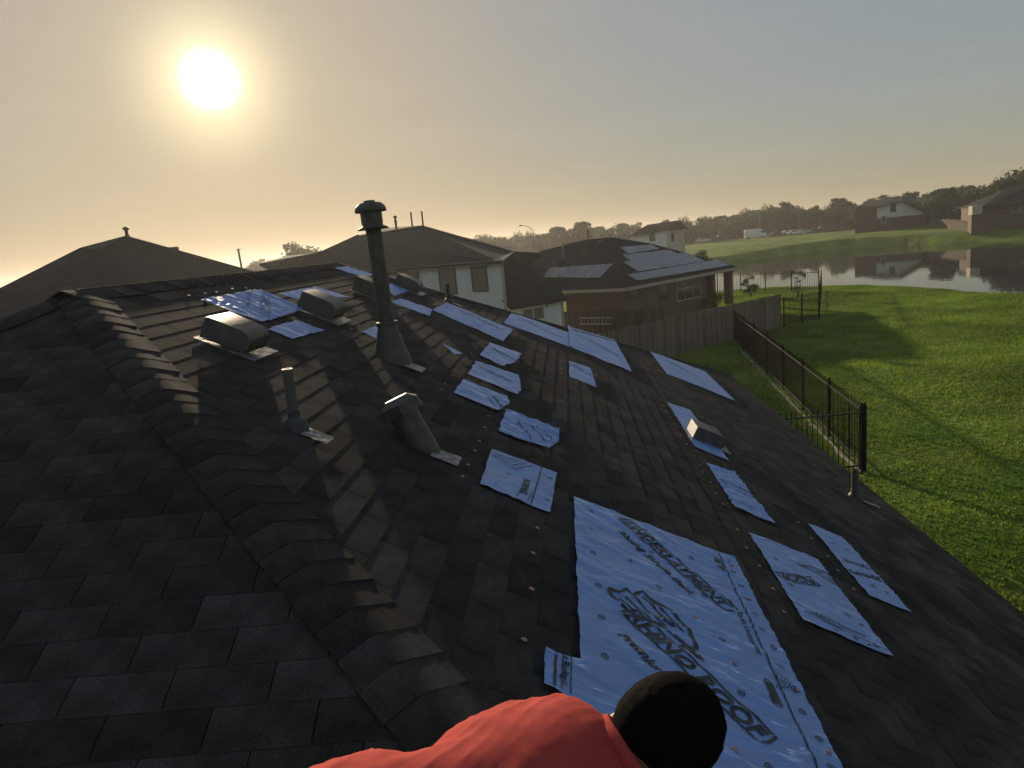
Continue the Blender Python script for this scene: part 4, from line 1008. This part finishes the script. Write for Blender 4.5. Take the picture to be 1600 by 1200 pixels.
grid([(980, 429), (1120, 405.5), (1140, 414.5), (997, 438)], C1_ + z27, nA2, 7, 1)
for px, py in ((891, 381), (940, 377), (914, 397)):
    pt = ray_pt(px, py, 49.3); b = MB(); b.box(pt, (.45, .4, .14)); Cc.part('box_vent', b, M['vent'])
pt = ray_pt(919, 372, 51.5); pipe_part(Cc, pt.x, pt.y, pt.z - .2, pt.z + .6, .07); pt = ray_pt(881, 397, 48.5); pipe_part(Cc, pt.x, pt.y, pt.z - .3, pt.z + .75, .06); pt = ray_pt(866, 411, 48); pipe_part(Cc, pt.x, pt.y, pt.z - .2, pt.z + .25, .06)

# house D: beige two-storey house among the trees
hD = thing('beige_house', 'pale beige two storey house among the trees beyond the solar roof', 'house', (16, 128, .6)); D = HB(hD)
def quadwall(Hh, pxs, d, m, name='wall', label=None, zlow=None):
    b = MB(); pts = [ray_pt(x, y, dd) for (x, y), dd in zip(pxs, d)]; b.poly(pts)
    return Hh.part(name, b, m, label=label)
dA, dB, dC = ray_pt(985, 378, 126), ray_pt(1041, 372, 122), ray_pt(1070, 372, 130)
def wallbox(Hh, p, q_, z0, z1, m, th=.2, uv=False):
    b = MB(); b.poly([(p.x, p.y, z0), (q_.x, q_.y, z0), (q_.x, q_.y, z1), (p.x, p.y, z1)]); return Hh.part('wall', b, m, uv=uv)
wallbox(D, dA, dB, 0, 5.9, M['white_siding']); wallbox(D, dB, dC, 0, 6.1, M['cream'])
dD = dA + (dC - dB); wallbox(D, dC, dD, 0, 6, M['cream']); wallbox(D, dD, dA, 0, 6, M['white_siding'])
R1, R2 = ray_pt(1012, 351, 126), ray_pt(1062, 344, 128)
b = MB(); up6 = Vector((0, 0, 6.0)); f2_ = lambda p: Vector((p.x, p.y, 6.0)); slab(b, [f2_(dA) + Vector((-.5, -.5, -.6)), f2_(dB) + Vector((.2, -.6, 0)), R2, R1]); slab(b, [f2_(dB) + Vector((.2, -.6, 0)), f2_(dC) + Vector((.5, .3, 0)), R2]); slab(b, [f2_(dC), f2_(dD), R1, R2]); slab(b, [f2_(dD), f2_(dA) + Vector((0, 0, -.6)), R1])
D.part('roof', b, M['far_shingle'])
nD = (dB - dA).cross(Vector((0, 0, 1))).normalized(); nD = nD if nD.y < 0 else -nD
wp0 = dA.lerp(dB, .55); D.window((wp0.x, wp0.y, 4.3), dB - dA, 1.0, 1.4, nD, 'dktrim')
wp0 = dB.lerp(dC, .25); nD2 = (dC - dB).cross(Vector((0, 0, 1))).normalized(); nD2 = nD2 if nD2.x > 0 else -nD2
D.window((wp0.x, wp0.y, 4.0), dC - dB, 1.2, 1.4, nD2, 'dktrim')

# house E: dark red brick with a white gable, across the pond
hE = thing('red_brick_house', 'dark red brick house with a big white gable on the far bank', 'house', (72, 170, 1.2)); E_ = HB(hE)
dE = 186
eL, eM, eR = ray_pt(1336, 358, dE - 4), ray_pt(1370, 358, dE - 2), ray_pt(1443, 352, dE + 2)
zg = 1.2
def zof(px, py, d): return ray_pt(px, py, d).z
wallbox(E_, eL, eM, zg, zof(1337, 325, dE + 4), M['redbrick'], uv=True); 
ztop = zof(1372, 341, dE); wallbox(E_, eM, eR, zg, ztop, M['redbrick'], uv=True)
bkE = Vector((6, 12, 0)); wallbox(E_, eR, eR + bkE, zg, ztop + .4, M['redbrick'], uv=True); wallbox(E_, eL + bkE, eL, zg, ztop + 2, M['redbrick'], uv=True); wallbox(E_, eR + bkE, eL + bkE, zg, ztop + 2, M['redbrick'], uv=True)
gL, gP, gR = ray_pt(1370, 323, dE - 2), ray_pt(1408, 315, dE), ray_pt(1446, 333, dE + 2)
b = MB(); b.poly([(eM.x, eM.y, ztop), (eR.x, eR.y, ztop), (eR.x, eR.y, gR.z), (gP.x, gP.y, gP.z), (eM.x, eM.y, gL.z)]); E_.part('gable', b, M['white_siding'], label='white sided gable over the brick storey')
rA, rB, rC = ray_pt(1336, 323, dE + 3), ray_pt(1384, 309, dE + 6), ray_pt(1410, 307, dE + 4)
rD = ray_pt(1454, 330, dE + 1); ft = Vector((0, -1.0, 0))
b = MB(); slab(b, [rA + ft, gL + ft + Vector((0, 0, .1)), gP + ft + Vector((0, 0, .2)), rC, rB], .25); slab(b, [gP + ft + Vector((0, 0, .25)), rD + ft, rD + bkE, rC + bkE * .6, rC], .25); slab(b, [rB, rC, rC + bkE * .6, rD + bkE, rA + bkE, rA + ft], .25)
E_.part('roof', b, M['far_shingle'])
nE = (eR - eM).cross(Vector((0, 0, 1))).normalized(); nE = nE if nE.y < 0 else -nE
w0 = on_face(1391, 332, eM, nE); E_.window((w0.x, w0.y, w0.z), eR - eM, 1.25, 2.0, nE, 'dktrim'); w0 = on_face(1377, 349, eM, nE); E_.window((w0.x, w0.y, w0.z), eR - eM, 1.0, 1.6, nE, 'whitetrim')

# house F: at the right edge
hF_ = thing('dark_hip_house', 'house at the right edge with a huge dark roof over a low brick wall', 'house', (78, 138, 1.2)); Fh = HB(hF_)
dF = 150
fL, fM, fR = ray_pt(1518, 345, dF - 1.2), ray_pt(1533, 345, dF), ray_pt(1690, 332, dF + 4)
wallbox(Fh, fL, fM, .6, zof(1530, 322, dF), M['brick'], uv=True)
b = MB(); pb = fL.lerp(fM, .5); b.box((pb.x - .4, pb.y - .3, zof(1526, 328, dF)), (1.6, 1.2, 1.5)); Fh.part('porch_bay', b, M['cream'], label='small bay catching the sun')
wallbox(Fh, fM, fR, .6, zof(1533, 323, dF), M['brick'], uv=True)
bF = Vector((5, 13, 0)); wallbox(Fh, fR, fR + bF, .6, 5, M['brick'], uv=True); wallbox(Fh, fR + bF, fL + bF, .6, 5, M['brick'], uv=True); wallbox(Fh, fL + bF, fL, .6, 5, M['brick'], uv=True)
pA, pB, pC_, pD = ray_pt(1512, 323, dF + 4), ray_pt(1534, 323, dF - 1), ray_pt(1575, 292, dF + 7), ray_pt(1640, 277, dF + 9)
pE = ray_pt(1700, 309, dF + 3)
b = MB(); slab(b, [pB, pE, pD, pC_], .25); slab(b, [pA, pB, pC_], .25); slab(b, [pC_, pD, pE, pE + bF, pA + bF, pA], .25); Fh.part('roof', b, M['far_shingle'])
nFh = (fR - fM).cross(Vector((0, 0, 1))).normalized(); nFh = nFh if nFh.y < 0 else -nFh
for px in (1580, 1597): w0 = on_face(px, 332, fM, nFh); Fh.window((w0.x, w0.y, w0.z), fR - fM, 1.2, 1.5, nFh, 'whitetrim')
nFl = (fM - fL).cross(Vector((0, 0, 1))).normalized(); nFl = nFl if nFl.y < 0 else -nFl
w0 = on_face(1522, 331, fL, nFl); Fh.window((w0.x, w0.y, w0.z), fM - fL, 1.0, 1.1, nFl, 'whitetrim')

# ---------------------------------------------------------------- fences
def wood_fence(pts, h, label, m='wood', pitch=.142, group=None, rails=True):
    t = thing('wooden_fence', label, 'fence', (pts[0][0], pts[0][1], 0), group)
    b = MB(); b.add([(-.066, -.009, 0), (.066, -.009, 0), (.066, .009, 0), (-.066, .009, 0), (-.066, -.009, h - .03), (.066, -.009, h - .03), (.066, .009, h - .03), (-.066, .009, h - .03), (-.045, -.009, h), (.045, -.009, h), (.045, .009, h), (-.045, .009, h)],
                    [(0, 1, 5, 4), (1, 2, 6, 5), (2, 3, 7, 6), (3, 0, 4, 7), (4, 5, 9, 8), (5, 6, 10, 9), (6, 7, 11, 10), (7, 4, 8, 11), (8, 9, 10, 11)])
    me = b.mesh('fence_plank'); me.materials.append(M[m])
    rb = MB()
    for i in range(len(pts) - 1):
        p, q_ = Vector((*pts[i], 0)), Vector((*pts[i + 1], 0)); d = q_ - p; L_ = d.length; d.normalize(); ang = math.atan2(d.y, d.x); n = int(L_ / pitch)
        for k in range(n):
            c = p + d * ((k + .5) * pitch); o = link('fence_plank', me, None, t); gz = float(ground_z(c.x, c.y))
            o.location = (c.x - pts[0][0], c.y - pts[0][1], gz + rng.uniform(-.025, .02)); o.rotation_euler = (rng.uniform(-.012, .012), rng.uniform(-.008, .008), ang)
        side = Vector((-d.y, d.x, 0)) * .04
        g0, g1 = float(ground_z(p.x, p.y)), float(ground_z(q_.x, q_.y))
        for z in (.35, h * .55, h - .3): rb.bar(p + side + Vector((0, 0, z + g0)), q_ + side + Vector((0, 0, z + g1)), .04, .09)
        for k in range(int(L_ / 2.4) + 1): rb.box(p + d * min(L_, k * 2.4) + side * 2 + Vector((0, 0, h / 2 - .05 + g0 + (g1 - g0) * min(1, k * 2.4 / L_))), (.09, .09, h - .1))
    o = rb.build('rail', M[m], t); o.location = (-pts[0][0], -pts[0][1], 0)
    return t
wood_fence([(1.0, 29.8), (8.15, 36.95), (11.6, 40.35)], 1.85, 'weathered grey brown plank fence between the two yards')
wood_fence([(-.6, 41.5), (3.6, 39.2), (5.2, 40.4)], 1.75, 'darker plank fence in front of the brick wall under the solar roof', 'dkwood')
def iron_fence(p, q_, h, posts, label, pitch=.118, over=.12, group='black iron picket fences'):
    p, q_ = Vector(p), Vector(q_)
    t = thing('iron_fence', label, 'fence', (p.x, p.y, 0), group)
    d = q_ - p; L_ = d.length; d.normalize(); n = int(L_ / pitch)
    pm = MB(); pm.box((0, 0, (h + over) / 2 + .03), (.0155, .0155, h + over - .06)); pm.lathe([(.012, h + over), (.0, h + over + .035)], 4); pme = pm.mesh('picket'); pme.materials.append(M['iron'])
    for k in range(n):
        c = p + d * ((k + .5) * pitch); o = link('picket', pme, None, t); o.location = (c.x - p.x, c.y - p.y, float(ground_z(c.x, c.y)) * 1); o.rotation_euler = (0, 0, math.atan2(d.y, d.x))
    for z in (.15, h - .02):
        b = MB(); N_ = 12
        for k in range(N_):
            a, c = p.lerp(q_, k / N_), p.lerp(q_, (k + 1) / N_); b.bar(Vector((a.x, a.y, float(ground_z(a.x, a.y)) + z)), Vector((c.x, c.y, float(ground_z(c.x, c.y)) + z)), .03, .035)
        o = b.build('rail', M['iron_rail'], t); o.location = (-p.x, -p.y, 0)
    qm = MB(); qm.box((0, 0, (h + .10) / 2), (.065, .065, h + .10)); qm.lathe([(.045, h + .10), (.045, h + .12), (.02, h + .15), (.028, h + .17), (.02, h + .20), (0, h + .21)], 8); qme = qm.mesh('post'); qme.materials.append(M['iron'])
    for k in range(posts):
        c = p.lerp(q_, k / max(1, posts - 1)); o = link('post', qme, None, t); o.location = (c.x - p.x, c.y - p.y, float(ground_z(c.x, c.y))); o.rotation_euler = (0, 0, math.atan2(d.y, d.x))
    return t
pA_, pB_ = ray_pt(1452, 351, 182), ray_pt(1516, 341, 152)
wood_fence([(pA_.x, pA_.y), (pB_.x, pB_.y)], 1.8, 'low dark fence joining the two far houses at the right', 'dkwood', pitch=.143)
iron_fence((6.45, 16.15, 0), (8.2, 36.6, 0), 1.42, 8, 'long black picket fence running from the eave back to the wooden fence')
iron_fence((6.38, 16.12, 0), (3.9, 15.95, 0), 1.42, 2, 'short black picket section from the corner post toward the roof edge')
iron_fence((11.75, 40.35, 0), (14.4, 42.6, 0), 1.5, 3, 'black picket section at the end of the wooden fence, facing the lawn')
iron_fence((14.45, 42.75, 0), (20.0, 58.6, 0), 1.5, 7, 'black picket fence seen nearly edge on beside the bright lawn', .14)
iron_fence((19.9, 58.9, 0), (13.2, 65.0, 0), 1.45, 5, 'black picket fence along the water behind the patio', .14)
# worn concrete strip at the foot of the long fence
b = MB(); n = 60; vv = []
for k in range(n + 1):
    c = Vector((6.30, 16.0, 0)).lerp(Vector((7.75, 33.5, 0)), k / n); w0 = .02 + .12 * noise.noise((k * .31, 2, 0)); w1 = .03 + .13 * noise.noise((k * .37, 5, 0))
    z = .035 + .03 * noise.noise((k * .5, 7, 0)); vv += [(c.x - .03 - max(0, w0), c.y, .002), (c.x - .01 - max(0, w0) * .6, c.y, z + .02), (c.x + max(.02, w1) * .7, c.y, z + .02), (c.x + max(.03, w1), c.y, .002)]
b.add(vv, [(4 * k + i, 4 * k + i + 1, 4 * k + i + 5, 4 * k + i + 4) for k in range(n) for i in range(3)])
tag(b.build('kerb_strip', M['concrete'], None, True), 'worn pale strip of concrete and earth along the fence foot', kind='structure')
# ladder hung on the dark fence
ld = thing('ladder', 'wooden ladder hung sideways on the dark plank fence', 'ladder', (1.0, 39.8, 0)); fd = (Vector((3.6, 39.2, 0)) - Vector((-.6, 41.5, 0))).normalized(); fn = Vector((fd.y, -fd.x, 0)); fn = fn if fn.y < 0 else -fn
p0 = Vector((.55, 40.85, 0)) + fn * .12
for z in (1.0, 1.36):
    b = MB(); b.bar(p0 + Vector((0, 0, z)) - Vector(ld.location), p0 + fd * 2.0 + Vector((0, 0, z)) - Vector(ld.location), .05, .06); b.build('side_rail', M['trim'], ld)
for k in range(9):
    b = MB(); c = p0 + fd * (.12 + k * .22) - Vector(ld.location); b.bar(c + Vector((0, 0, 1.0)), c + Vector((0, 0, 1.36)), .035, .035); b.build('rung', M['trim'], ld)

# ---------------------------------------------------------------- trees and shrubs
def crown_mesh(name, seed, w, h, z0, clumps=26, leaves=75, size=.55, flat=.5, m='leaf'):
    r = random.Random(seed); vv = []; ff = []
    for c in range(clumps):
        while True:
            p = Vector((r.uniform(-1, 1), r.uniform(-1, 1), r.uniform(-1, 1)))
            if .25 < p.length < 1: break
        p = Vector((p.x * w / 2, p.y * w / 2, z0 + h / 2 + p.z * h / 2 * (1 if p.z > 0 else .8)))
        cr = r.uniform(.13, .27) * w
        for _ in range(leaves):
            d = Vector((r.gauss(0, 1), r.gauss(0, 1), r.gauss(0, 1) * .75)).normalized() * cr * (r.random() ** .45)
            q_ = p + Vector((d.x, d.y, d.z * .75)); s_ = size * r.uniform(.55, 1.2)
            n_ = (d.normalized() + Vector((r.uniform(-1, 1), r.uniform(-1, 1), r.uniform(-.3, 1)))).normalized(); t = n_.cross(Vector((r.uniform(-1, 1), r.uniform(-1, 1), r.uniform(-1, 1)))).normalized(); u = n_.cross(t)
            k = len(vv); vv += [tuple(q_ - t * s_ * .5), tuple(q_ + u * s_ * .35), tuple(q_ + t * s_ * .5), tuple(q_ - u * s_ * .35)]; ff.append((k, k + 1, k + 2, k + 3))
    me = bpy.data.meshes.new(name); me.from_pydata(vv, [], ff); me.update(); me.materials.append(M[m]); return me
def trunk_mesh(seed, w, h, z0):
    r = random.Random(seed + 50); b = MB(); top = Vector((r.uniform(-.3, .3), r.uniform(-.3, .3), z0 + h * .55))
    b.tube((0, 0, -.3), (top.x * .4, top.y * .4, z0 * .8), .20 * h / 8, 8, .15 * h / 8); b.tube((top.x * .4, top.y * .4, z0 * .8), top, .15 * h / 8, 8, .05)
    for k in range(5):
        t = r.uniform(0, 2 * math.pi); s0 = Vector((top.x * .4, top.y * .4, z0 * r.uniform(.7, 1.1))); b.tube(s0, s0 + Vector((math.cos(t) * w * .32, math.sin(t) * w * .32, h * r.uniform(.25, .5))), .08 * h / 8, 6, .02)
    me = b.mesh('trunk'); me.materials.append(M['bark']); return me
SPEC = [(1, 8.5, 7.5, 2.6), (2, 7.0, 8.5, 3.2), (3, 9.5, 7.0, 2.4), (4, 6.0, 9.5, 3.4), (5, 8.0, 6.0, 2.2), (6, 10.0, 8.5, 2.8)]
CR = [(crown_mesh('crown', s_, w, h, z0 * .6, 40, 85, .75), trunk_mesh(s_, w, h, z0)) for s_, w, h, z0 in SPEC]
def tree(x, y, sc, k, label, group, rz=None):
    z = float(ground_z(x, y)); t = thing('tree', label, 'tree', (x, y, z), group)
    t.scale = (sc, sc, sc * rng.uniform(.9, 1.1)); t.rotation_euler = (0, 0, rng.uniform(0, 6.28))
    link('crown', CR[k][0], None, t); link('trunk', CR[k][1], None, t)
    return t
def row(az0, az1, d0, d1, n, s0, s1, label, group):
    for i in range(n):
        az = az0 + (az1 - az0) * (i + rng.uniform(.15, .85)) / n; d = rng.uniform(d0, d1); p = polar(az, d); tree(p.x, p.y, rng.uniform(s0, s1), rng.randrange(6), label, group)
row(-24, -12.5, 210, 270, 12, 0.62, .82, 'hazy tree low on the skyline between the two dark roofs', 'trees between the left roofs')
row(-7.5, -1.8, 190, 250, 13, 0.62, .85, 'hazy tree on the skyline around the street lamp', 'trees around the street lamp')
row(-1.8, 5.8, 210, 270, 14, 0.66, .88, 'hazy tree on the skyline above the ridge of the solar roof', 'trees above the solar roof')
row(5.8, 10.5, 215, 270, 11, 0.60, .78, 'leafy tree in the far row behind the beige house', 'trees behind the beige house')
row(10.5, 20.2, 236, 268, 24, 0.68, .92, 'leafy tree in the far row behind the van and parked cars', 'trees behind the parked vehicles')
row(20.2, 26.2, 215, 255, 13, 0.72, .95, 'dark tree in the row behind the red brick house', 'trees behind the red brick house')
row(26.2, 34.5, 180, 235, 20, 0.72, 1.0, 'dark tree in the row at the right, beside the huge dark roof', 'trees beside the right hand house')
p = polar(1.35, 205); tree(p.x, p.y, .86, 3, 'tallest hazy tree on the skyline, its round top clear of the others', None)
p = polar(-20.4, 150); tree(p.x, p.y, 1.12, 0, 'lone round tree standing above the skyline left of the white house', None)
p = polar(30.6, 172); tree(p.x, p.y, 1.1, 2, 'tree whose flat top shows above the roof at the right edge', None)
# undergrowth and the wood behind, one mass
wv = []; wf = []
wr_ = random.Random(5)
def wood(az0, az1, d0, d1, n, zmax):
    for _ in range(n):
        p = polar(wr_.uniform(az0, az1), wr_.uniform(d0, d1)); z = float(1.5 * min(1, max(0, (p.length - 118) / 60))) + wr_.random() ** 1.2 * zmax * (.75 + .35 * noise.noise((p.x * .06, p.y * .06, 1))); s_ = wr_.uniform(.6, 1.5)
        t = Vector((wr_.gauss(0, 1), wr_.gauss(0, 1), wr_.gauss(0, 1))).normalized(); u = t.orthogonal().normalized(); c = Vector((p.x, p.y, z)); k = len(wv)
        wv.extend([tuple(c - t * s_ * .5), tuple(c + u * s_ * .35), tuple(c + t * s_ * .5), tuple(c - u * s_ * .35)]); wf.append((k, k + 1, k + 2, k + 3))
wood(-26, -1.5, 230, 290, 30000, 5.6); wood(-1.5, 12, 240, 300, 30000, 5.6); wood(10, 24, 246, 300, 34000, 6.2); wood(22, 37, 205, 262, 40000, 7.2)
wme = bpy.data.meshes.new('far_wood'); wme.from_pydata(wv, [], wf); wme.update(); wme.materials.append(M['leaf'])
tag(link('far_wood', wme), 'dense far wood closing the view behind the single trees', kind='stuff')
def shrub(x, y, w, h, label, seed, z0=.1, leaves=60, size=.14, clumps=14):
    t = thing('shrub', label, 'shrub', (x, y, float(ground_z(x, y)))); me = crown_mesh('foliage', seed, w, h, z0, clumps, leaves, size, m='leafdark'); link('foliage', me, None, t)
    b = MB(); 
    for k in range(4): b.tube((0, 0, 0), (math.cos(k * 1.7) * w * .2, math.sin(k * 1.7) * w * .2, z0 + h * .6), .03, 6, .012)
    b.build('stem', M['bark'], t)
p = ray_pt(1173, 464, 60); shrub(p.x, p.y, 1.4, 1.5, 'dark rounded shrub by the patio, in front of the bright water', 21)
p = ray_pt(1247, 470, 57); shrub(p.x, p.y, 1.3, 1.9, 'slender young shrub behind the picket fence at the water', 22, .3, 30, .13, 10)
p = ray_pt(1118, 465, 52); shrub(p.x, p.y, 1.8, 1.3, 'wispy shrub between the patio posts', 23, .1, 40, .13)
p = ray_pt(1092, 384, 122); shrub(p.x, p.y, 3.4, 3.6, 'round dark bush beside the beige house', 24, .2, 70, .4, 18)

# ---------------------------------------------------------------- street lamps
def lamp(x, y, h, arm, ang, label):
    z = float(ground_z(x, y)); t = thing('street_lamp', label, 'street lamp', (x, y, z), 'street lamps in the distance')
    b = MB(); b.tube((0, 0, 0), (0, 0, h * .9), .10, 8, .06); b.build('pole', M['galv'], t, True)
    b = MB(); pr = Vector((0, 0, h * .9)); dx, dy = math.cos(ang), math.sin(ang)
    for k in range(1, 7):
        a = k / 6; q_ = Vector((dx * arm * a, dy * arm * a, h * (.9 + .1 * math.sin(a * math.pi / 2)))); b.tube(pr, q_, .05, 6); pr = q_
    b.build('arm', M['galv'], t)
    b = MB(); b.add([pr + Vector(v) for v in ((-.1, -.12, 0), (.1, -.12, 0), (.1, .12, 0), (-.1, .12, 0), (dx * .7 - .08, dy * .7 - .14, -.03), (dx * .7 + .08, dy * .7 - .14, -.03), (dx * .7 + .08, dy * .7 + .14, -.03), (dx * .7 - .08, dy * .7 + .14, -.03), (dx * .35, dy * .35, .16))], [(0, 1, 8), (1, 5, 8), (5, 6, 8), (6, 2, 8), (2, 3, 8), (3, 7, 8), (7, 4, 8), (4, 0, 8), (0, 4, 5, 1), (3, 2, 6, 7)]); b.build('lamp_head', M['vent'], t)
p = ray_pt(835, 380, 105); lamp(p.x, p.y, 5.8 + 105 * .0245, 1.45, math.pi * .95, 'curved arm street lamp above the roofs in the middle distance')
p = ray_pt(1187, 364, 224); lamp(p.x, p.y, 8.0, 1.4, 0.3, 'thin pole rising behind the white van')
p = ray_pt(1248, 360, 232); lamp(p.x, p.y, 8.2, 1.4, 2.8, 'thin pole among the parked cars before the trees')
pl3 = thing('utility_pole', 'leaning bare pole on the skyline between the left roofs', 'pole', (ray_pt(380, 425, 75).x, ray_pt(380, 425, 75).y, 0))
b = MB(); b.tube((.1, 0, 0), (-.15, 0, 7.75), .12, 8, .10); b.build('shaft', M['bark'], pl3)
b = MB(); b.bar((-.3, 0, 7.7), (.1, 0, 7.7), .08); b.build('crossarm', M['bark'], pl3)

# ---------------------------------------------------------------- vehicles on the far street
def wheel(t, x, y, r=.34, w=.22):
    b = MB(); b.lathe([(r * .6, -w / 2), (r, -w / 2 + .02), (r, w / 2 - .02), (r * .6, w / 2)], 16, (0, 0, 0), ((1, 0, 0), (0, 0, 1), (0, 1, 0))); o = b.build('wheel', M['tyre'], t, True); o.location = (x, y, r)
    b = MB(); b.lathe([(r * .58, -w / 2 - .005), (r * .55, w / 2 + .005)], 12, (0, 0, 0), ((1, 0, 0), (0, 0, 1), (0, 1, 0))); b.build('rim', M['rim'], o)
def extrude(b, prof, w, inset=None):
    n = len(prof); inset = inset or [0] * n
    b.add([(x, -w / 2 + i, z) for (x, z), i in zip(prof, inset)] + [(x, w / 2 - i, z) for (x, z), i in zip(prof, inset)],
          [tuple(range(n)), tuple(range(2 * n - 1, n - 1, -1))] + [(i, n + i, n + (i + 1) % n, (i + 1) % n) for i in range(n)])
def car(px, py, d, rz, m, label, kind='car', group='vehicles parked beyond the pond'):
    p = ray_pt(px, py, d); z = float(ground_z(p.x, p.y)); t = thing({'van': 'delivery_van', 'pickup': 'pickup_truck'}.get(kind, 'parked_car'), label, {'van': 'van', 'pickup': 'pickup truck'}.get(kind, 'car'), (p.x, p.y, z + .02), group); t.rotation_euler = (0, 0, rad(rz))
    if kind == 'van':
        body = [(-2.9, .35), (-2.9, 2.45), (-2.75, 2.58), (1.2, 2.58), (1.75, 2.25), (2.45, 1.35), (2.95, 1.15), (3.0, .45), (2.9, .35)]; ins = [0, .02, .1, .1, .1, .06, .06, .02, 0]; W = 2.05; gl = [(1.42, 1.40), (1.50, 2.05), (1.78, 2.02), (2.28, 1.40)]; L_ = 2.98; wx = (-1.9, 1.95); ws = [(1.80, 2.20), (2.42, 1.40)]
    elif kind == 'pickup':
        body = [(-2.7, .45), (-2.7, 1.15), (-.7, 1.15), (-.55, 1.78), (.75, 1.78), (1.35, 1.20), (2.6, 1.08), (2.7, .5)]; ins = [0, .02, .04, .16, .16, .05, .08, .02]; W = 1.95; gl = [(-.5, 1.2), (-.42, 1.68), (.68, 1.68), (1.12, 1.2)]; L_ = 2.68; wx = (-1.7, 1.75); ws = [(.78, 1.72), (1.32, 1.24)]
    else:
        body = [(-2.2, .35), (-2.25, .85), (-1.75, .98), (-1.1, 1.42), (.25, 1.44), (1.0, .98), (2.1, .82), (2.25, .45), (2.2, .35)]; ins = [0, .02, .06, .20, .20, .06, .10, .03, 0]; W = 1.82; gl = [(-1.4, .98), (-1.0, 1.36), (.2, 1.37), (.78, .98)]; L_ = 2.24; wx = (-1.35, 1.4); ws = [(.30, 1.42), (.98, 1.0)]
    b = MB(); extrude(b, body, W, ins); b.build('body', M[m], t)
    ig = .14 if kind == 'car' else (.10 if kind == 'pickup' else .07)
    for sd in (-1, 1):
        b = MB(); b.poly([(x, sd * (W / 2 - ig * ((zz - gl[0][1]) / .4 if kind != 'van' else .55) + .012), zz) for x, zz in (gl if sd < 0 else gl[::-1])]); b.build('side_window', M['glass'], t)
        b = MB(); b.box((L_ - .02, sd * W * .36, .72 if kind != 'van' else .95), (.08, .35, .16)); b.build('headlight', M['lampwhite'], t)
        b = MB(); b.box((-L_ + .02, sd * W * .40, .85 if kind != 'van' else 1.3), (.08, .22, .2 if kind != 'van' else .6)); b.build('tail_light', M['lampred'], t)
    b = MB(); (x0, z0), (x1, z1) = ws; n = Vector((z0 - z1, 0, x1 - x0)).normalized() * .015; b.poly([(x0 + n.x, -W * .36, z0 + n.z), (x1 + n.x, -W * .43, z1 + n.z), (x1 + n.x, W * .43, z1 + n.z), (x0 + n.x, W * .36, z0 + n.z)]); b.build('windscreen', M['glass'], t)
    for x in wx:
        for y in (-W / 2 + .1, W / 2 - .1): wheel(t, x, y)
    return t
car(1180, 374, 216, -8, 'white_car', 'white high roof panel van parked alone by the far grass', 'van')
car(1125, 380, 219, -6, 'dark_car', 'dark pickup truck left of the white van', 'pickup')
car(1099, 381, 217, -5, 'silver_car', 'grey car at the left end of the row, beside the dark pickup')
car(1214, 370, 221, 12, 'dark_car', 'dark car just right of the white van')
car(1231, 365, 226, 20, 'silver_car', 'silver car in the middle of the row, behind the dark car')
car(1243, 366, 221, -10, 'white_car', 'white car in the middle of the parked row')
car(1258, 364, 223, -12, 'silver_car', 'pale grey car right of the white car')
car(1284, 361, 221, -12, 'dark_car', 'dark pickup truck at the right end of the row', 'pickup')
car(1299, 360, 224, -14, 'dark_car', 'black car between the last pickup and the red brick house')
car(1310, 359, 230, -14, 'red_car', 'maroon car nearest the red brick house')

# ---------------------------------------------------------------- grass blades on the near lawn
N = 260000
gx = nrng.uniform(2.5, 40, N * 3); gy = 7 + 58 * nrng.random(N * 3) ** 1.35
ang = np.degrees(np.arctan2(gx, gy)); keep = (ang > 5) & (ang < 46) & (pond_dist(gx, gy) > .4) & ~((gx < XE + .1) & (gy < YC + .2))
gx, gy = gx[keep][:N], gy[keep][:N]; n = len(gx); gz = ground_z(gx, gy)
tu = np.array([noise.noise((x * .55, y * .55, 0)) for x, y in zip(gx, gy)])
hgt = (.035 + .035 * nrng.random(n)) * (1 + .4 * tu); th = nrng.uniform(0, 6.283, n); wd = .012 + .016 * nrng.random(n) + gy * .0004; lean = nrng.normal(0, .035, (n, 2))
dx, dy = np.cos(th) * wd, np.sin(th) * wd
V = np.empty((n, 3, 3)); V[:, 0] = np.stack([gx - dx, gy - dy, gz - .005], -1); V[:, 1] = np.stack([gx + dx, gy + dy, gz - .005], -1); V[:, 2] = np.stack([gx + lean[:, 0], gy + lean[:, 1], gz + hgt], -1)
gme = bpy.data.meshes.new('grass'); gme.vertices.add(3 * n); gme.vertices.foreach_set('co', V.reshape(-1)); gme.loops.add(3 * n); gme.loops.foreach_set('vertex_index', np.arange(3 * n, dtype=np.int32))
gme.polygons.add(n); gme.polygons.foreach_set('loop_start', np.arange(0, 3 * n, 3, dtype=np.int32)); gme.update(calc_edges=True); gme.materials.append(M['blade'])
tag(link('grass', gme), 'short green grass blades of the near lawn', kind='stuff')
